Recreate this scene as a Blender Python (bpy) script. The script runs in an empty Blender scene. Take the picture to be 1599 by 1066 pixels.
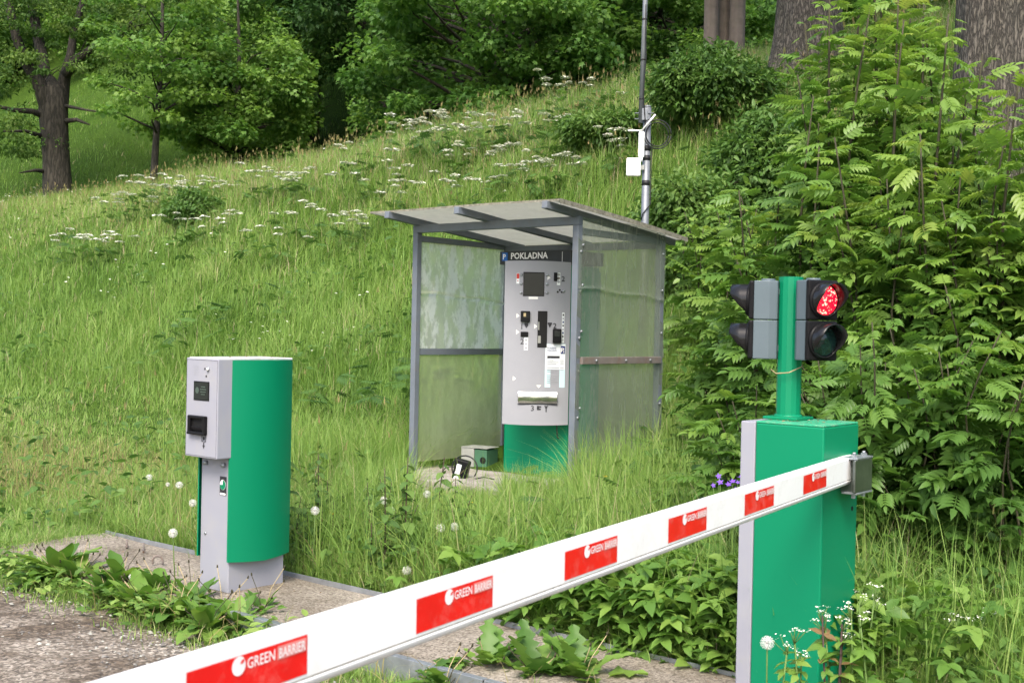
import bpy, bmesh, math, random
import numpy as np
from mathutils import Vector, Matrix

rng = np.random.default_rng(7)
random.seed(7)
scene = bpy.context.scene
COL = scene.collection
R = math.radians

# ------------------------------------------------------------------ camera
W0, H0, F = 1599.0, 1066.0, 1850.0
CAMZ = 1.5
cam_d = bpy.data.cameras.new("camera")
cam = bpy.data.objects.new("camera", cam_d)
COL.objects.link(cam)
cam_d.sensor_width = 36.0
cam_d.lens = 36.0 * F / W0
cam_d.clip_start = 0.05
cam_d.clip_end = 2000
cam_d.dof.use_dof = True
cam_d.dof.focus_distance = 8.5
cam_d.dof.aperture_fstop = 9.0
CM = Matrix.Translation((0, 0, CAMZ)) @ Matrix.Rotation(R(90 - 0.55), 4, 'X') @ Matrix.Rotation(R(1.2), 4, 'Z')
cam.matrix_world = CM
scene.camera = cam

# ------------------------------------------------------------------ light
world = bpy.data.worlds.new("World")
scene.world = world
world.use_nodes = True
wn = world.node_tree.nodes
wn.clear()
sky = wn.new('ShaderNodeTexSky')
sky.sky_type = 'NISHITA'
sky.sun_disc = False
SUN_EL, SUN_AZ = R(50), R(190)
sky.sun_elevation = SUN_EL
sky.sun_rotation = SUN_AZ
sky.air_density = 1.0
sky.dust_density = 4.0
sky.ozone_density = 0.6
bg = wn.new('ShaderNodeBackground')
bg.inputs['Strength'].default_value = 0.15
wo = wn.new('ShaderNodeOutputWorld')
world.node_tree.links.new(sky.outputs[0], bg.inputs[0])
world.node_tree.links.new(bg.outputs[0], wo.inputs[0])

sun_d = bpy.data.lights.new("sun", 'SUN')
sun_d.energy = 1.4
sun_d.angle = R(24)
sun_d.color = (1.0, 0.95, 0.86)
sun = bpy.data.objects.new("sun", sun_d)
COL.objects.link(sun)
sd = Vector((math.sin(SUN_AZ) * math.cos(SUN_EL), math.cos(SUN_AZ) * math.cos(SUN_EL), math.sin(SUN_EL)))
sun.rotation_euler = sd.to_track_quat('Z', 'Y').to_euler()

vs = scene.view_settings
vs.view_transform = 'Standard'
vs.look = 'None'
vs.gamma = 1.0
vs.use_curve_mapping = False
vs.exposure = 1.36

# ------------------------------------------------------------------ helpers
def ray(px, py):
    v = Vector(((px - W0 / 2) / F, -(py - H0 / 2) / F, -1.0))
    return (CM.to_3x3() @ v)

def pix(px, py, Y):
    r = ray(px, py)
    t = Y / r.y
    return Vector((r.x * t, Y, CAMZ + r.z * t))

WX = Vector((0.77, -0.64, 0)).normalized()     # along the road
DX = Vector((0.64, 0.77, 0)).normalized()      # across, up the bank
ROT = math.atan2(WX.y, WX.x)

def uv(x, y):
    return DX.x * x + DX.y * y, WX.x * x + WX.y * y

def xy(u, v):
    return DX.x * u + WX.x * v, DX.y * u + WX.y * v

KN = [(-300, -.03), (3.35, -.03), (3.6, 0.0), (4.25, .03), (4.45, .08), (7, .22), (8, .3), (9, .55), (11, 1.6), (15, 4.25),
      (17.2, 5.4), (19, 5.75), (24, 5.5), (32, 5.9), (48, 12), (100, 42), (400, 90)]
_us = np.arange(-40, 300, .1)
_z0 = np.interp(_us, [k[0] for k in KN], [k[1] for k in KN])
_k = np.exp(-0.5 * (np.arange(-20, 21) / 7.0) ** 2); _k /= _k.sum()
_zs = np.convolve(np.pad(_z0, 20, mode='edge'), _k, mode='valid')
_m = np.clip((_us - 6.5) / 1.0, 0, 1)
_zt = _z0 * (1 - _m) + _zs * _m

def wob(x, y, s, ph=0.0):
    return (np.sin(x * s * 1.0 + y * s * .63 + ph) + np.sin(x * s * -.71 + y * s * 1.37 + 2.1 + ph * 1.7)
            + np.sin(x * s * 1.93 - y * s * .41 + 4.2 + ph * .6) + np.sin(x * s * .37 + y * s * 2.1 + 1.3 + ph)) / 4

def H(x, y):
    x = np.asarray(x, float); y = np.asarray(y, float)
    u, v = uv(x, y)
    z = np.interp(u, _us, _zt)
    g = np.interp(v, [-40, -33, -28, -22.6, -19, -16, -13, -8, 0], [.87, .875, .88, .935, .955, 1.0, 1.05, 1.13, 1.19])
    z = np.where(z > .3, .3 + (z - .3) * g, z)
    z = z + (.34 + .3 * np.clip((-v - 38) / 10, 0, 1)) * np.clip(u - 19.5, 0, 22) * np.clip((-v - 26) / 10, 0, 1)
    k = np.clip((u - 8.0) / 3, 0, 1)
    z = z + k * (.16 * wob(x, y, .55) + .06 * wob(x, y, 1.9, 1.0))
    return z

def hz(x, y):
    return float(H(x, y))

def ghit(px, py, y0=3.0, y1=70.0):
    r = ray(px, py)
    Y = y0
    while Y < y1:
        t = Y / r.y
        if CAMZ + r.z * t <= hz(r.x * t, Y):
            break
        Y += 0.05
    x = r.x * Y / r.y
    return Vector((x, Y, hz(x, Y)))

# ------------------------------------------------------------------ materials
def newmat(name):
    m = bpy.data.materials.new(name)
    m.use_nodes = True
    nt = m.node_tree
    for n in list(nt.nodes):
        if n.type != 'OUTPUT_MATERIAL':
            nt.nodes.remove(n)
    out = [n for n in nt.nodes if n.type == 'OUTPUT_MATERIAL'][0]
    return m, nt, out

def rgb(c):
    return (c[0], c[1], c[2], 1.0)

def paint(name, c, rough=.45, metal=0.0, var=.12, scale=6.0, dirt=None, dirt_amt=.3, dirt_scale=3.0, bump=.0, bscale=60, coat=0.0, stretch=(1, 1, 1), spec=.3, chips=False):
    m, nt, out = newmat(name)
    N, L = nt.nodes, nt.links
    b = N.new('ShaderNodeBsdfPrincipled')
    b.inputs['Roughness'].default_value = rough
    b.inputs['Metallic'].default_value = metal
    b.inputs['Coat Weight'].default_value = coat
    b.inputs['Specular IOR Level'].default_value = spec
    tc = N.new('ShaderNodeTexCoord')
    mp = N.new('ShaderNodeMapping')
    mp.inputs['Scale'].default_value = stretch
    L.new(tc.outputs['Object'], mp.inputs['Vector'])
    no = N.new('ShaderNodeTexNoise')
    no.inputs['Scale'].default_value = scale
    no.inputs['Detail'].default_value = 8
    no.inputs['Roughness'].default_value = .65
    L.new(mp.outputs[0], no.inputs['Vector'])
    cr = N.new('ShaderNodeValToRGB')
    cr.color_ramp.elements[0].position = .3
    cr.color_ramp.elements[1].position = .7
    cr.color_ramp.elements[0].color = rgb([x * (1 - var) for x in c])
    cr.color_ramp.elements[1].color = rgb([min(1, x * (1 + var)) for x in c])
    L.new(no.outputs['Fac'], cr.inputs['Fac'])
    col = cr.outputs[0]
    if dirt:
        n2 = N.new('ShaderNodeTexNoise')
        n2.inputs['Scale'].default_value = dirt_scale
        n2.inputs['Detail'].default_value = 10
        n2.inputs['Roughness'].default_value = .75
        L.new(mp.outputs[0], n2.inputs['Vector'])
        r2 = N.new('ShaderNodeValToRGB')
        r2.color_ramp.elements[0].position = .715 if chips else .5
        r2.color_ramp.elements[1].position = .76 if chips else .8
        L.new(n2.outputs['Fac'], r2.inputs['Fac'])
        mu = N.new('ShaderNodeMath'); mu.operation = 'MULTIPLY'
        mu.inputs[1].default_value = dirt_amt
        L.new(r2.outputs[0], mu.inputs[0])
        mx = N.new('ShaderNodeMix'); mx.data_type = 'RGBA'
        L.new(mu.outputs[0], mx.inputs['Factor'])
        L.new(col, mx.inputs[6])
        mx.inputs[7].default_value = rgb(dirt)
        col = mx.outputs[2]
        rr = N.new('ShaderNodeMapRange')
        rr.inputs['To Min'].default_value = rough
        rr.inputs['To Max'].default_value = min(1, rough + .35)
        L.new(r2.outputs[0], rr.inputs['Value'])
        L.new(rr.outputs[0], b.inputs['Roughness'])
    L.new(col, b.inputs['Base Color'])
    if bump:
        n3 = N.new('ShaderNodeTexNoise')
        n3.inputs['Scale'].default_value = bscale
        n3.inputs['Detail'].default_value = 6
        L.new(mp.outputs[0], n3.inputs['Vector'])
        bu = N.new('ShaderNodeBump')
        bu.inputs['Strength'].default_value = bump
        bu.inputs['Distance'].default_value = .01
        L.new(n3.outputs['Fac'], bu.inputs['Height'])
        L.new(bu.outputs[0], b.inputs['Normal'])
    L.new(b.outputs[0], out.inputs[0])
    return m

def leafmat(name, stops, transl=.4, rough=.55, spec=.25):
    m, nt, out = newmat(name)
    N, L = nt.nodes, nt.links
    a = N.new('ShaderNodeAttribute'); a.attribute_name = 'tint'
    cr = N.new('ShaderNodeValToRGB')
    el = cr.color_ramp.elements
    while len(el) < len(stops):
        el.new(.5)
    for e, (p, c) in zip(el, stops):
        e.position = p; e.color = rgb((c[0] * 1.30, c[1] * 1.13, c[2] * 1.5 + .006))
    L.new(a.outputs['Fac'], cr.inputs['Fac'])
    b = N.new('ShaderNodeBsdfPrincipled')
    b.inputs['Roughness'].default_value = rough
    b.inputs['Specular IOR Level'].default_value = spec
    L.new(cr.outputs[0], b.inputs['Base Color'])
    t = N.new('ShaderNodeBsdfTranslucent')
    hs = N.new('ShaderNodeHueSaturation')
    hs.inputs['Hue'].default_value = .495
    hs.inputs['Saturation'].default_value = 1.1
    hs.inputs['Value'].default_value = 1.3
    L.new(cr.outputs[0], hs.inputs['Color'])
    L.new(hs.outputs[0], t.inputs['Color'])
    mx = N.new('ShaderNodeMixShader')
    mx.inputs[0].default_value = transl
    L.new(b.outputs[0], mx.inputs[1]); L.new(t.outputs[0], mx.inputs[2])
    L.new(mx.outputs[0], out.inputs[0])
    return m

def barkmat(name, c1, c2, sx=18, sz=3.5, strength=1.0):
    m, nt, out = newmat(name)
    N, L = nt.nodes, nt.links
    tc = N.new('ShaderNodeTexCoord')
    mp = N.new('ShaderNodeMapping'); mp.inputs['Scale'].default_value = (sx, sx, sz)
    L.new(tc.outputs['Object'], mp.inputs['Vector'])
    n0 = N.new('ShaderNodeTexNoise'); n0.inputs['Scale'].default_value = 1.2; n0.inputs['Detail'].default_value = 5
    L.new(mp.outputs[0], n0.inputs['Vector'])
    ad = N.new('ShaderNodeMix'); ad.data_type = 'RGBA'; ad.inputs['Factor'].default_value = .0
    ml = N.new('ShaderNodeVectorMath'); ml.operation = 'MULTIPLY_ADD'; ml.inputs[1].default_value = (2.2, 2.2, 2.2)
    L.new(n0.outputs['Color'], ml.inputs[0]); L.new(mp.outputs[0], ml.inputs[2])
    L.new(ml.outputs[0], ad.inputs[6])
    vo = N.new('ShaderNodeTexVoronoi'); vo.feature = 'DISTANCE_TO_EDGE'; vo.inputs['Scale'].default_value = 1.0
    L.new(ad.outputs[2], vo.inputs['Vector'])
    cr = N.new('ShaderNodeValToRGB')
    cr.color_ramp.elements[0].position = .0; cr.color_ramp.elements[1].position = .28
    cr.color_ramp.elements[0].color = rgb(c1); cr.color_ramp.elements[1].color = rgb(c2)
    L.new(vo.outputs['Distance'], cr.inputs['Fac'])
    n1 = N.new('ShaderNodeTexNoise'); n1.inputs['Scale'].default_value = 2.5; n1.inputs['Detail'].default_value = 6
    L.new(tc.outputs['Object'], n1.inputs['Vector'])
    mm = N.new('ShaderNodeMix'); mm.data_type = 'RGBA'; mm.blend_type = 'MULTIPLY'; mm.inputs['Factor'].default_value = .7
    L.new(cr.outputs[0], mm.inputs[6])
    r2 = N.new('ShaderNodeValToRGB'); r2.color_ramp.elements[0].position = .3; r2.color_ramp.elements[1].position = .7
    r2.color_ramp.elements[0].color = (.55, .6, .45, 1); r2.color_ramp.elements[1].color = (1, 1, 1, 1)
    L.new(n1.outputs['Fac'], r2.inputs['Fac']); L.new(r2.outputs[0], mm.inputs[7])
    b = N.new('ShaderNodeBsdfPrincipled'); b.inputs['Roughness'].default_value = .9
    L.new(mm.outputs[2], b.inputs['Base Color'])
    bu = N.new('ShaderNodeBump'); bu.inputs['Strength'].default_value = strength; bu.inputs['Distance'].default_value = .04
    mi = N.new('ShaderNodeMath'); mi.operation = 'MINIMUM'; mi.inputs[1].default_value = .3
    L.new(vo.outputs['Distance'], mi.inputs[0])
    L.new(mi.outputs[0], bu.inputs['Height']); L.new(bu.outputs[0], b.inputs['Normal'])
    L.new(b.outputs[0], out.inputs[0])
    return m

def emitmat(name, c, s):
    m, nt, out = newmat(name)
    N, L = nt.nodes, nt.links
    tc = N.new('ShaderNodeTexCoord')
    vo = N.new('ShaderNodeTexVoronoi'); vo.inputs['Scale'].default_value = 95
    L.new(tc.outputs['Object'], vo.inputs['Vector'])
    no = N.new('ShaderNodeTexNoise'); no.inputs['Scale'].default_value = 30
    L.new(tc.outputs['Object'], no.inputs['Vector'])
    cr = N.new('ShaderNodeValToRGB')
    cr.color_ramp.elements[0].position = .55; cr.color_ramp.elements[1].position = .95
    cr.color_ramp.elements[0].color = (1, .42, .30, 1); cr.color_ramp.elements[1].color = (.42, 0.0, 0.012, 1)
    mul = N.new('ShaderNodeMath'); mul.operation = 'ADD'
    L.new(vo.outputs['Distance'], mul.inputs[0]); L.new(no.outputs['Fac'], mul.inputs[1])
    L.new(mul.outputs[0], cr.inputs['Fac'])
    b = N.new('ShaderNodeBsdfPrincipled')
    b.inputs['Base Color'].default_value = rgb(c)
    b.inputs['Roughness'].default_value = .2
    L.new(cr.outputs[0], b.inputs['Emission Color'])
    b.inputs['Emission Strength'].default_value = s
    L.new(b.outputs[0], out.inputs[0])
    return m

def sheetmat(name, tint, diff, clear=.5, scr=.25, stretch=(1, 1, 1), rough=.25, ramp=(.45, .62)):
    """weathered translucent twin-wall plastic sheet"""
    m, nt, out = newmat(name)
    N, L = nt.nodes, nt.links
    tc = N.new('ShaderNodeTexCoord')
    mp = N.new('ShaderNodeMapping'); mp.inputs['Scale'].default_value = stretch
    L.new(tc.outputs['Object'], mp.inputs['Vector'])
    n = N.new('ShaderNodeTexNoise'); n.inputs['Scale'].default_value = 5; n.inputs['Detail'].default_value = 12
    n.inputs['Roughness'].default_value = .75
    L.new(mp.outputs[0], n.inputs['Vector'])
    cr = N.new('ShaderNodeValToRGB')
    cr.color_ramp.elements[0].position = ramp[0]; cr.color_ramp.elements[1].position = ramp[1]
    cr.color_ramp.elements[0].color = (clear, clear, clear, 1)
    k = max(0.0, clear - scr); cr.color_ramp.elements[1].color = (k, k, k, 1)
    L.new(n.outputs['Fac'], cr.inputs['Fac'])
    tr = N.new('ShaderNodeBsdfTransparent'); tr.inputs[0].default_value = rgb(tint)
    df = N.new('ShaderNodeBsdfPrincipled'); df.inputs['Base Color'].default_value = rgb(diff); df.inputs['Roughness'].default_value = rough
    tl = N.new('ShaderNodeBsdfTranslucent'); tl.inputs[0].default_value = rgb(diff)
    wv = N.new('ShaderNodeTexNoise'); wv.inputs['Scale'].default_value = 2.2; wv.inputs['Detail'].default_value = 2
    L.new(tc.outputs['Object'], wv.inputs['Vector'])
    bu = N.new('ShaderNodeBump'); bu.inputs['Strength'].default_value = .5; bu.inputs['Distance'].default_value = .02
    L.new(wv.outputs['Fac'], bu.inputs['Height']); L.new(bu.outputs[0], df.inputs['Normal'])
    a = N.new('ShaderNodeMixShader'); a.inputs[0].default_value = .55
    L.new(df.outputs[0], a.inputs[1]); L.new(tl.outputs[0], a.inputs[2])
    b = N.new('ShaderNodeMixShader')
    L.new(cr.outputs[0], b.inputs[0]); L.new(a.outputs[0], b.inputs[1]); L.new(tr.outputs[0], b.inputs[2])
    L.new(b.outputs[0], out.inputs[0])
    return m

def groundmat():
    m, nt, out = newmat('meadow_soil')
    N, L = nt.nodes, nt.links
    tc = N.new('ShaderNodeTexCoord')
    n1 = N.new('ShaderNodeTexNoise'); n1.inputs['Scale'].default_value = .5; n1.inputs['Detail'].default_value = 10
    n2 = N.new('ShaderNodeTexNoise'); n2.inputs['Scale'].default_value = 9; n2.inputs['Detail'].default_value = 10; n2.inputs['Roughness'].default_value = .75
    L.new(tc.outputs['Object'], n1.inputs['Vector']); L.new(tc.outputs['Object'], n2.inputs['Vector'])
    cr = N.new('ShaderNodeValToRGB')
    el = cr.color_ramp.elements
    el[0].position = .25; el[0].color = (.02, .035, .008, 1)
    el[1].position = .7; el[1].color = (.07, .14, .02, 1)
    L.new(n2.outputs['Fac'], cr.inputs['Fac'])
    c2 = N.new('ShaderNodeValToRGB'); e2 = c2.color_ramp.elements
    e2[0].position = .35; e2[0].color = (.7, .75, .6, 1); e2[1].position = .7; e2[1].color = (1.1, 1.05, .9, 1)
    L.new(n1.outputs['Fac'], c2.inputs['Fac'])
    mx = N.new('ShaderNodeMix'); mx.data_type = 'RGBA'; mx.blend_type = 'MULTIPLY'; mx.inputs['Factor'].default_value = 1
    L.new(cr.outputs[0], mx.inputs[6]); L.new(c2.outputs[0], mx.inputs[7])
    b = N.new('ShaderNodeBsdfPrincipled'); b.inputs['Roughness'].default_value = .95; b.inputs['Specular IOR Level'].default_value = .1
    L.new(mx.outputs[2], b.inputs['Base Color'])
    bu = N.new('ShaderNodeBump'); bu.inputs['Strength'].default_value = .8; bu.inputs['Distance'].default_value = .06
    L.new(n2.outputs['Fac'], bu.inputs['Height']); L.new(bu.outputs[0], b.inputs['Normal'])
    L.new(b.outputs[0], out.inputs[0])
    return m

def gravelmat(name, stops, scale=120, big=1.2, bump=.6, bigstops=None):
    m, nt, out = newmat(name)
    N, L = nt.nodes, nt.links
    tc = N.new('ShaderNodeTexCoord')
    vo = N.new('ShaderNodeTexVoronoi'); vo.inputs['Scale'].default_value = scale
    L.new(tc.outputs['Object'], vo.inputs['Vector'])
    no = N.new('ShaderNodeTexNoise'); no.inputs['Scale'].default_value = scale * .45; no.inputs['Detail'].default_value = 8; no.inputs['Roughness'].default_value = .8
    L.new(tc.outputs['Object'], no.inputs['Vector'])
    sep = N.new('ShaderNodeSeparateColor'); L.new(vo.outputs['Color'], sep.inputs[0])
    ad = N.new('ShaderNodeMix'); ad.data_type = 'FLOAT'; ad.inputs[0].default_value = .5
    L.new(sep.outputs[0], ad.inputs[2]); L.new(no.outputs['Fac'], ad.inputs[3])
    cr = N.new('ShaderNodeValToRGB'); el = cr.color_ramp.elements
    while len(el) < len(stops): el.new(.5)
    for e, (p, c) in zip(el, stops): e.position = p; e.color = rgb(c)
    L.new(ad.outputs[0], cr.inputs['Fac'])
    nb = N.new('ShaderNodeTexNoise'); nb.inputs['Scale'].default_value = big; nb.inputs['Detail'].default_value = 9; nb.inputs['Roughness'].default_value = .7
    L.new(tc.outputs['Object'], nb.inputs['Vector'])
    cb = N.new('ShaderNodeValToRGB'); eb = cb.color_ramp.elements
    bs = bigstops or [(.35, (.55, .5, .45)), (.65, (1.1, 1.1, 1.1))]
    for e, (p, c) in zip(eb, bs): e.position = p; e.color = rgb(c)
    L.new(nb.outputs['Fac'], cb.inputs['Fac'])
    mx = N.new('ShaderNodeMix'); mx.data_type = 'RGBA'; mx.blend_type = 'MULTIPLY'; mx.inputs['Factor'].default_value = 1
    L.new(cr.outputs[0], mx.inputs[6]); L.new(cb.outputs[0], mx.inputs[7])
    b = N.new('ShaderNodeBsdfPrincipled'); b.inputs['Roughness'].default_value = .9
    L.new(mx.outputs[2], b.inputs['Base Color'])
    bu = N.new('ShaderNodeBump'); bu.inputs['Strength'].default_value = bump; bu.inputs['Distance'].default_value = .008
    L.new(ad.outputs[0], bu.inputs['Height']); L.new(bu.outputs[0], b.inputs['Normal'])
    L.new(b.outputs[0], out.inputs[0])
    return m

M = {}
GREEN = (.0, .185, .086)
M['green'] = paint('green_powder_paint', GREEN, .40, var=.02, scale=2.5, dirt=(.30, .34, .28), dirt_amt=.8, dirt_scale=16, bump=.04, bscale=320, chips=True)
M['grey'] = paint('light_grey_powder_paint', (.28, .285, .33), .5, var=.03, scale=3, dirt=(.33, .32, .28), dirt_amt=.45, dirt_scale=6, bump=.05, bscale=350)
M['lid'] = paint('lichen_spotted_grey_lid', (.5, .5, .5), .7, var=.1, dirt=(.3, .24, .1), dirt_amt=.8, dirt_scale=22)
M['glid'] = paint('lichen_spotted_green_lid', (.03, .3, .16), .6, var=.1, dirt=(.4, .4, .3), dirt_amt=.8, dirt_scale=26)
M['silver'] = paint('silver_grey_panel_paint', (.28, .285, .315), .38, var=.03, dirt=(.33, .33, .33), dirt_amt=.3, bump=.02, bscale=400)
M['white'] = paint('white_boom_paint', (.82, .82, .82), .35, var=.02, dirt=(.5, .47, .39), dirt_amt=.4, dirt_scale=9)
M['rubber'] = paint('off_white_rubber_edge', (.74, .74, .74), .6, var=.05, dirt=(.4, .38, .32), dirt_amt=.5, dirt_scale=6)
M['seam'] = paint('grimy_seam', (.42, .38, .32), .8, var=.3, scale=30)
M['red'] = paint('red_reflective_film', (.70, .010, .010), .35, var=.08, scale=12, dirt=(.7, .3, .25), dirt_amt=.45, dirt_scale=18)
M['lettering'] = paint('white_film_lettering', (.8, .78, .78), .45, var=.05)
M['pinkish'] = paint('worn_pale_red_film', (.72, .25, .23), .45, var=.15, scale=40)
M['black'] = paint('black_plastic', (.010, .010, .011), .34, var=.2, dirt=(.018, .018, .017), dirt_amt=.3, dirt_scale=12, spec=.09)
M['hole'] = paint('dark_opening', (.006, .006, .006), .7)
M['screen'] = paint('dark_display_glass', (.02, .023, .022), .22, var=.15)
M['sdim'] = paint('dim_display_digits', (.06, .085, .07), .3)
M['zinc'] = paint('weathered_zinc_tube', (.20, .215, .235), .5, metal=.5, var=.15, scale=10, dirt=(.16, .17, .17), dirt_amt=.4, dirt_scale=6)
M['darksteel'] = paint('dull_dark_zinc', (.16, .18, .165), .3, metal=.85, var=.3, scale=10, spec=.5)
M['steel'] = paint('galvanised_steel', (.34, .36, .39), .45, metal=.7, var=.2, scale=14, dirt=(.35, .36, .36), dirt_amt=.5, dirt_scale=8)
M['frame'] = paint('grey_painted_steel_frame', (.135, .155, .185), .5, var=.1, scale=9, dirt=(.2, .16, .12), dirt_amt=.35, dirt_scale=10)
M['rust'] = paint('rusty_steel_rail', (.17, .15, .14), .7, var=.15, scale=9, dirt=(.16, .075, .03), dirt_amt=.85, dirt_scale=7)
M['lampgrey'] = paint('blue_grey_signal_housing', (.095, .125, .142), .42, var=.06, dirt=(.2, .23, .24), dirt_amt=.25)
M['lens_red'] = emitmat('lit_red_lens', (.5, .01, .01), 1.7)
M['hood'] = paint('glossy_black_hood', (.012, .012, .013), .2, var=.1, spec=.3)
M['lens_dark'] = paint('unlit_dark_green_lens', (.006, .022, .02), .1, var=.6, scale=60, coat=.5)
M['blue'] = paint('blue_sign_film', (.02, .12, .42), .4)
M['navy'] = paint('navy_print', (.02, .035, .16), .5)
M['paper'] = paint('white_printed_paper', (.72, .75, .77), .5, var=.03)
M['cyanpaper'] = paint('pale_cyan_printed_paper', (.5, .68, .74), .5, var=.06, scale=3)
M['ink'] = paint('grey_print', (.33, .34, .37), .6)
M['darkink'] = paint('black_print', (.025, .025, .03), .6)
M['header'] = paint('charcoal_sign_board', (.03, .032, .034), .5, var=.15)
M['chrome'] = paint('scratched_steel_tray', (.45, .46, .43), .2, metal=.9, var=.4, scale=12)
M['cable'] = paint('black_cable_rubber', (.015, .015, .016), .5)
M['plastic_w'] = paint('white_plastic', (.75, .75, .73), .4, var=.03)
M['boxgrey'] = paint('weathered_grey_box', (.28, .29, .27), .6, var=.15, dirt=(.2, .17, .12), dirt_amt=.5)
M['boxgreen'] = paint('dull_green_box', (.05, .13, .075), .6, var=.15)
M['redplastic'] = paint('red_plastic', (.45, .03, .02), .5)
M['sheet'] = sheetmat('scratched_translucent_sheet', (.88, .91, .76), (.84, .85, .78), .46, .45, (1.6, 1.6, .7), ramp=(.47, .56))
M['sheet_low'] = sheetmat('grimy_translucent_sheet', (.84, .9, .6), (.58, .62, .40), .55, .12, (1, 1, .5))
M['sheet_right'] = sheetmat('smoky_translucent_sheet', (.84, .88, .78), (.44, .48, .42), .66, .12, (1.4, 1.4, .22), rough=.1)
M['sheet_roof'] = sheetmat('lichen_grey_roof_sheet', (.75, .75, .7), (.62, .62, .58), .22, .12, (1, 1, 1), rough=.6)
M['edge'] = paint('lichen_covered_edge_strip', (.2, .19, .15), .9, var=.5, scale=30, bump=.6, bscale=60)
M['ground'] = groundmat()
M['road'] = gravelmat('worn_gravelly_asphalt', [(.2, (.06, .052, .042)), (.45, (.17, .150, .122)), (.62, (.28, .252, .21)), (.8, (.48, .445, .39))], 70, 1.6, 1.6,
                      [(.40, (.45, .37, .30)), (.58, (1.2, 1.15, 1.12))])
M['slab'] = gravelmat('rough_pinkish_concrete', [(.2, (.085, .072, .056)), (.5, (.245, .216, .18)), (.75, (.36, .325, .28))], 110, 2.0, .7,
                      [(.3, (.55, .5, .42)), (.6, (1.1, 1.08, 1.05))])
M['pad'] = gravelmat('pale_concrete', [(.2, (.2, .185, .165)), (.5, (.36, .335, .305)), (.75, (.45, .42, .39))], 90, 3.0, .4)
GS = [(0, (.042, .10, .013)), (.3, (.095, .205, .028)), (.6, (.162, .30, .045)), (.85, (.235, .36, .07)), (1, (.38, .35, .17))]
M['grass'] = leafmat('meadow_grass', GS, .4, .5, .3)
M['seed'] = leafmat('dry_seed_grass', [(0, (0.1, 0.14, 0.024)), (0.5, (0.165, 0.185, 0.05)), (1, (0.24, 0.22, 0.075))], .3, .8, .1)
M['herb'] = leafmat('herb_leaves', [(0, (0.032, 0.085, 0.013)), (0.5, (0.078, 0.175, 0.024)), (1, (0.135, 0.245, 0.036))], .38, .5, .3)
M['stone'] = leafmat('gravel_stones', [(0, (0.05, 0.05, 0.034)), (0.6, (0.16, 0.175, 0.115)), (1, (0.32, 0.37, 0.24))], 0.0, .9, .2)
M['litter'] = leafmat('dry_litter', [(0, (.07, .04, .012)), (.6, (.2, .13, .05)), (1, (.3, .24, .1))], .1, .9, .1)
M['dockleaf'] = leafmat('broad_weed_leaves', [(0, (0.045, 0.12, 0.014)), (0.5, (0.095, 0.215, 0.024)), (0.9, (0.16, 0.29, 0.04)), (1, (0.2, 0.15, 0.05))], .38, .45, .35)
M['nettleleaf'] = leafmat('nettle_leaves', [(0, (0.035, 0.085, 0.018)), (0.6, (0.085, 0.18, 0.03)), (1, (0.13, 0.23, 0.04))], .35, .6, .2)
M['ash'] = leafmat('ash_leaves', [(0, (0.036, 0.1, 0.014)), (0.45, (0.09, 0.202, 0.026)), (0.85, (0.162, 0.285, 0.038)), (1, (0.22, 0.31, 0.05))], .42, .42, .4)
M['elder'] = leafmat('dark_shrub_leaves', [(0, (0.03, 0.08, 0.012)), (0.5, (0.07, 0.16, 0.022)), (1, (0.12, 0.22, 0.034))], .38, .5, .3)
M['maple'] = leafmat('maple_leaves', [(0, (0.031, 0.09, 0.013)), (0.5, (0.078, 0.19, 0.025)), (1, (0.15, 0.28, 0.038))], .42, .5, .3)
M['darktree'] = leafmat('dark_tree_leaves', [(0, (0.022, 0.064, 0.014)), (0.5, (0.05, 0.13, 0.021)), (1, (0.1, 0.195, 0.03))], .35, .55, .25)
M['larch'] = leafmat('feathery_olive_leaves', [(0, (0.022, 0.065, 0.009)), (0.5, (0.06, 0.135, 0.017)), (1, (0.115, 0.195, 0.03))], .42, .6, .2)
M['stem'] = paint('green_stem', (.1, .17, .04), .6, var=.2)
M['pstem'] = paint('dark_purplish_stem', (.06, .035, .03), .6, var=.3)
M['drystem'] = paint('dry_straw_stem', (.36, .29, .16), .8, var=.2)
M['brownstem'] = paint('brown_woody_stem', (.05, .046, .026), .85, var=.3)
M['bark_dark'] = barkmat('dark_furrowed_bark', (.012, .010, .007), (.055, .046, .036), 9, 1.6)
M['bark_mid'] = barkmat('brown_bark', (.018, .015, .010), (.065, .052, .04), 14, 3)
M['bark_grey'] = barkmat('grey_furrowed_bark', (.022, .018, .015), (.15, .13, .112), 24, 5.5, 1.0)
M['bark_smooth'] = paint('smooth_grey_brown_bark', (.15, .12, .10), .85, var=.3, scale=3, dirt=(.08, .09, .05), dirt_amt=.6, dirt_scale=2.5, bump=.3, bscale=12)
M['umbel'] = paint('creamy_white_petals', (.78, .78, .66), .7, var=.08)
M['pappus'] = paint('white_dandelion_fluff', (.75, .74, .7), .8, var=.05)
M['yellow'] = paint('yellow_petals', (.75, .45, .02), .6)
M['violet'] = paint('violet_petals', (.2, .08, .55), .6, var=.2)

# ------------------------------------------------------------------ object helpers
def setp(o, label=None, cat=None, group=None, kind=None):
    if label: o['label'] = label
    if cat: o['category'] = cat
    if group: o['group'] = group
    if kind: o['kind'] = kind
    return o

def empty(name, loc, rz=0.0, **k):
    o = bpy.data.objects.new(name, None)
    o.empty_display_size = .1
    COL.objects.link(o)
    o.location = loc
    o.rotation_euler = (0, 0, rz)
    return setp(o, **k)

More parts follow.
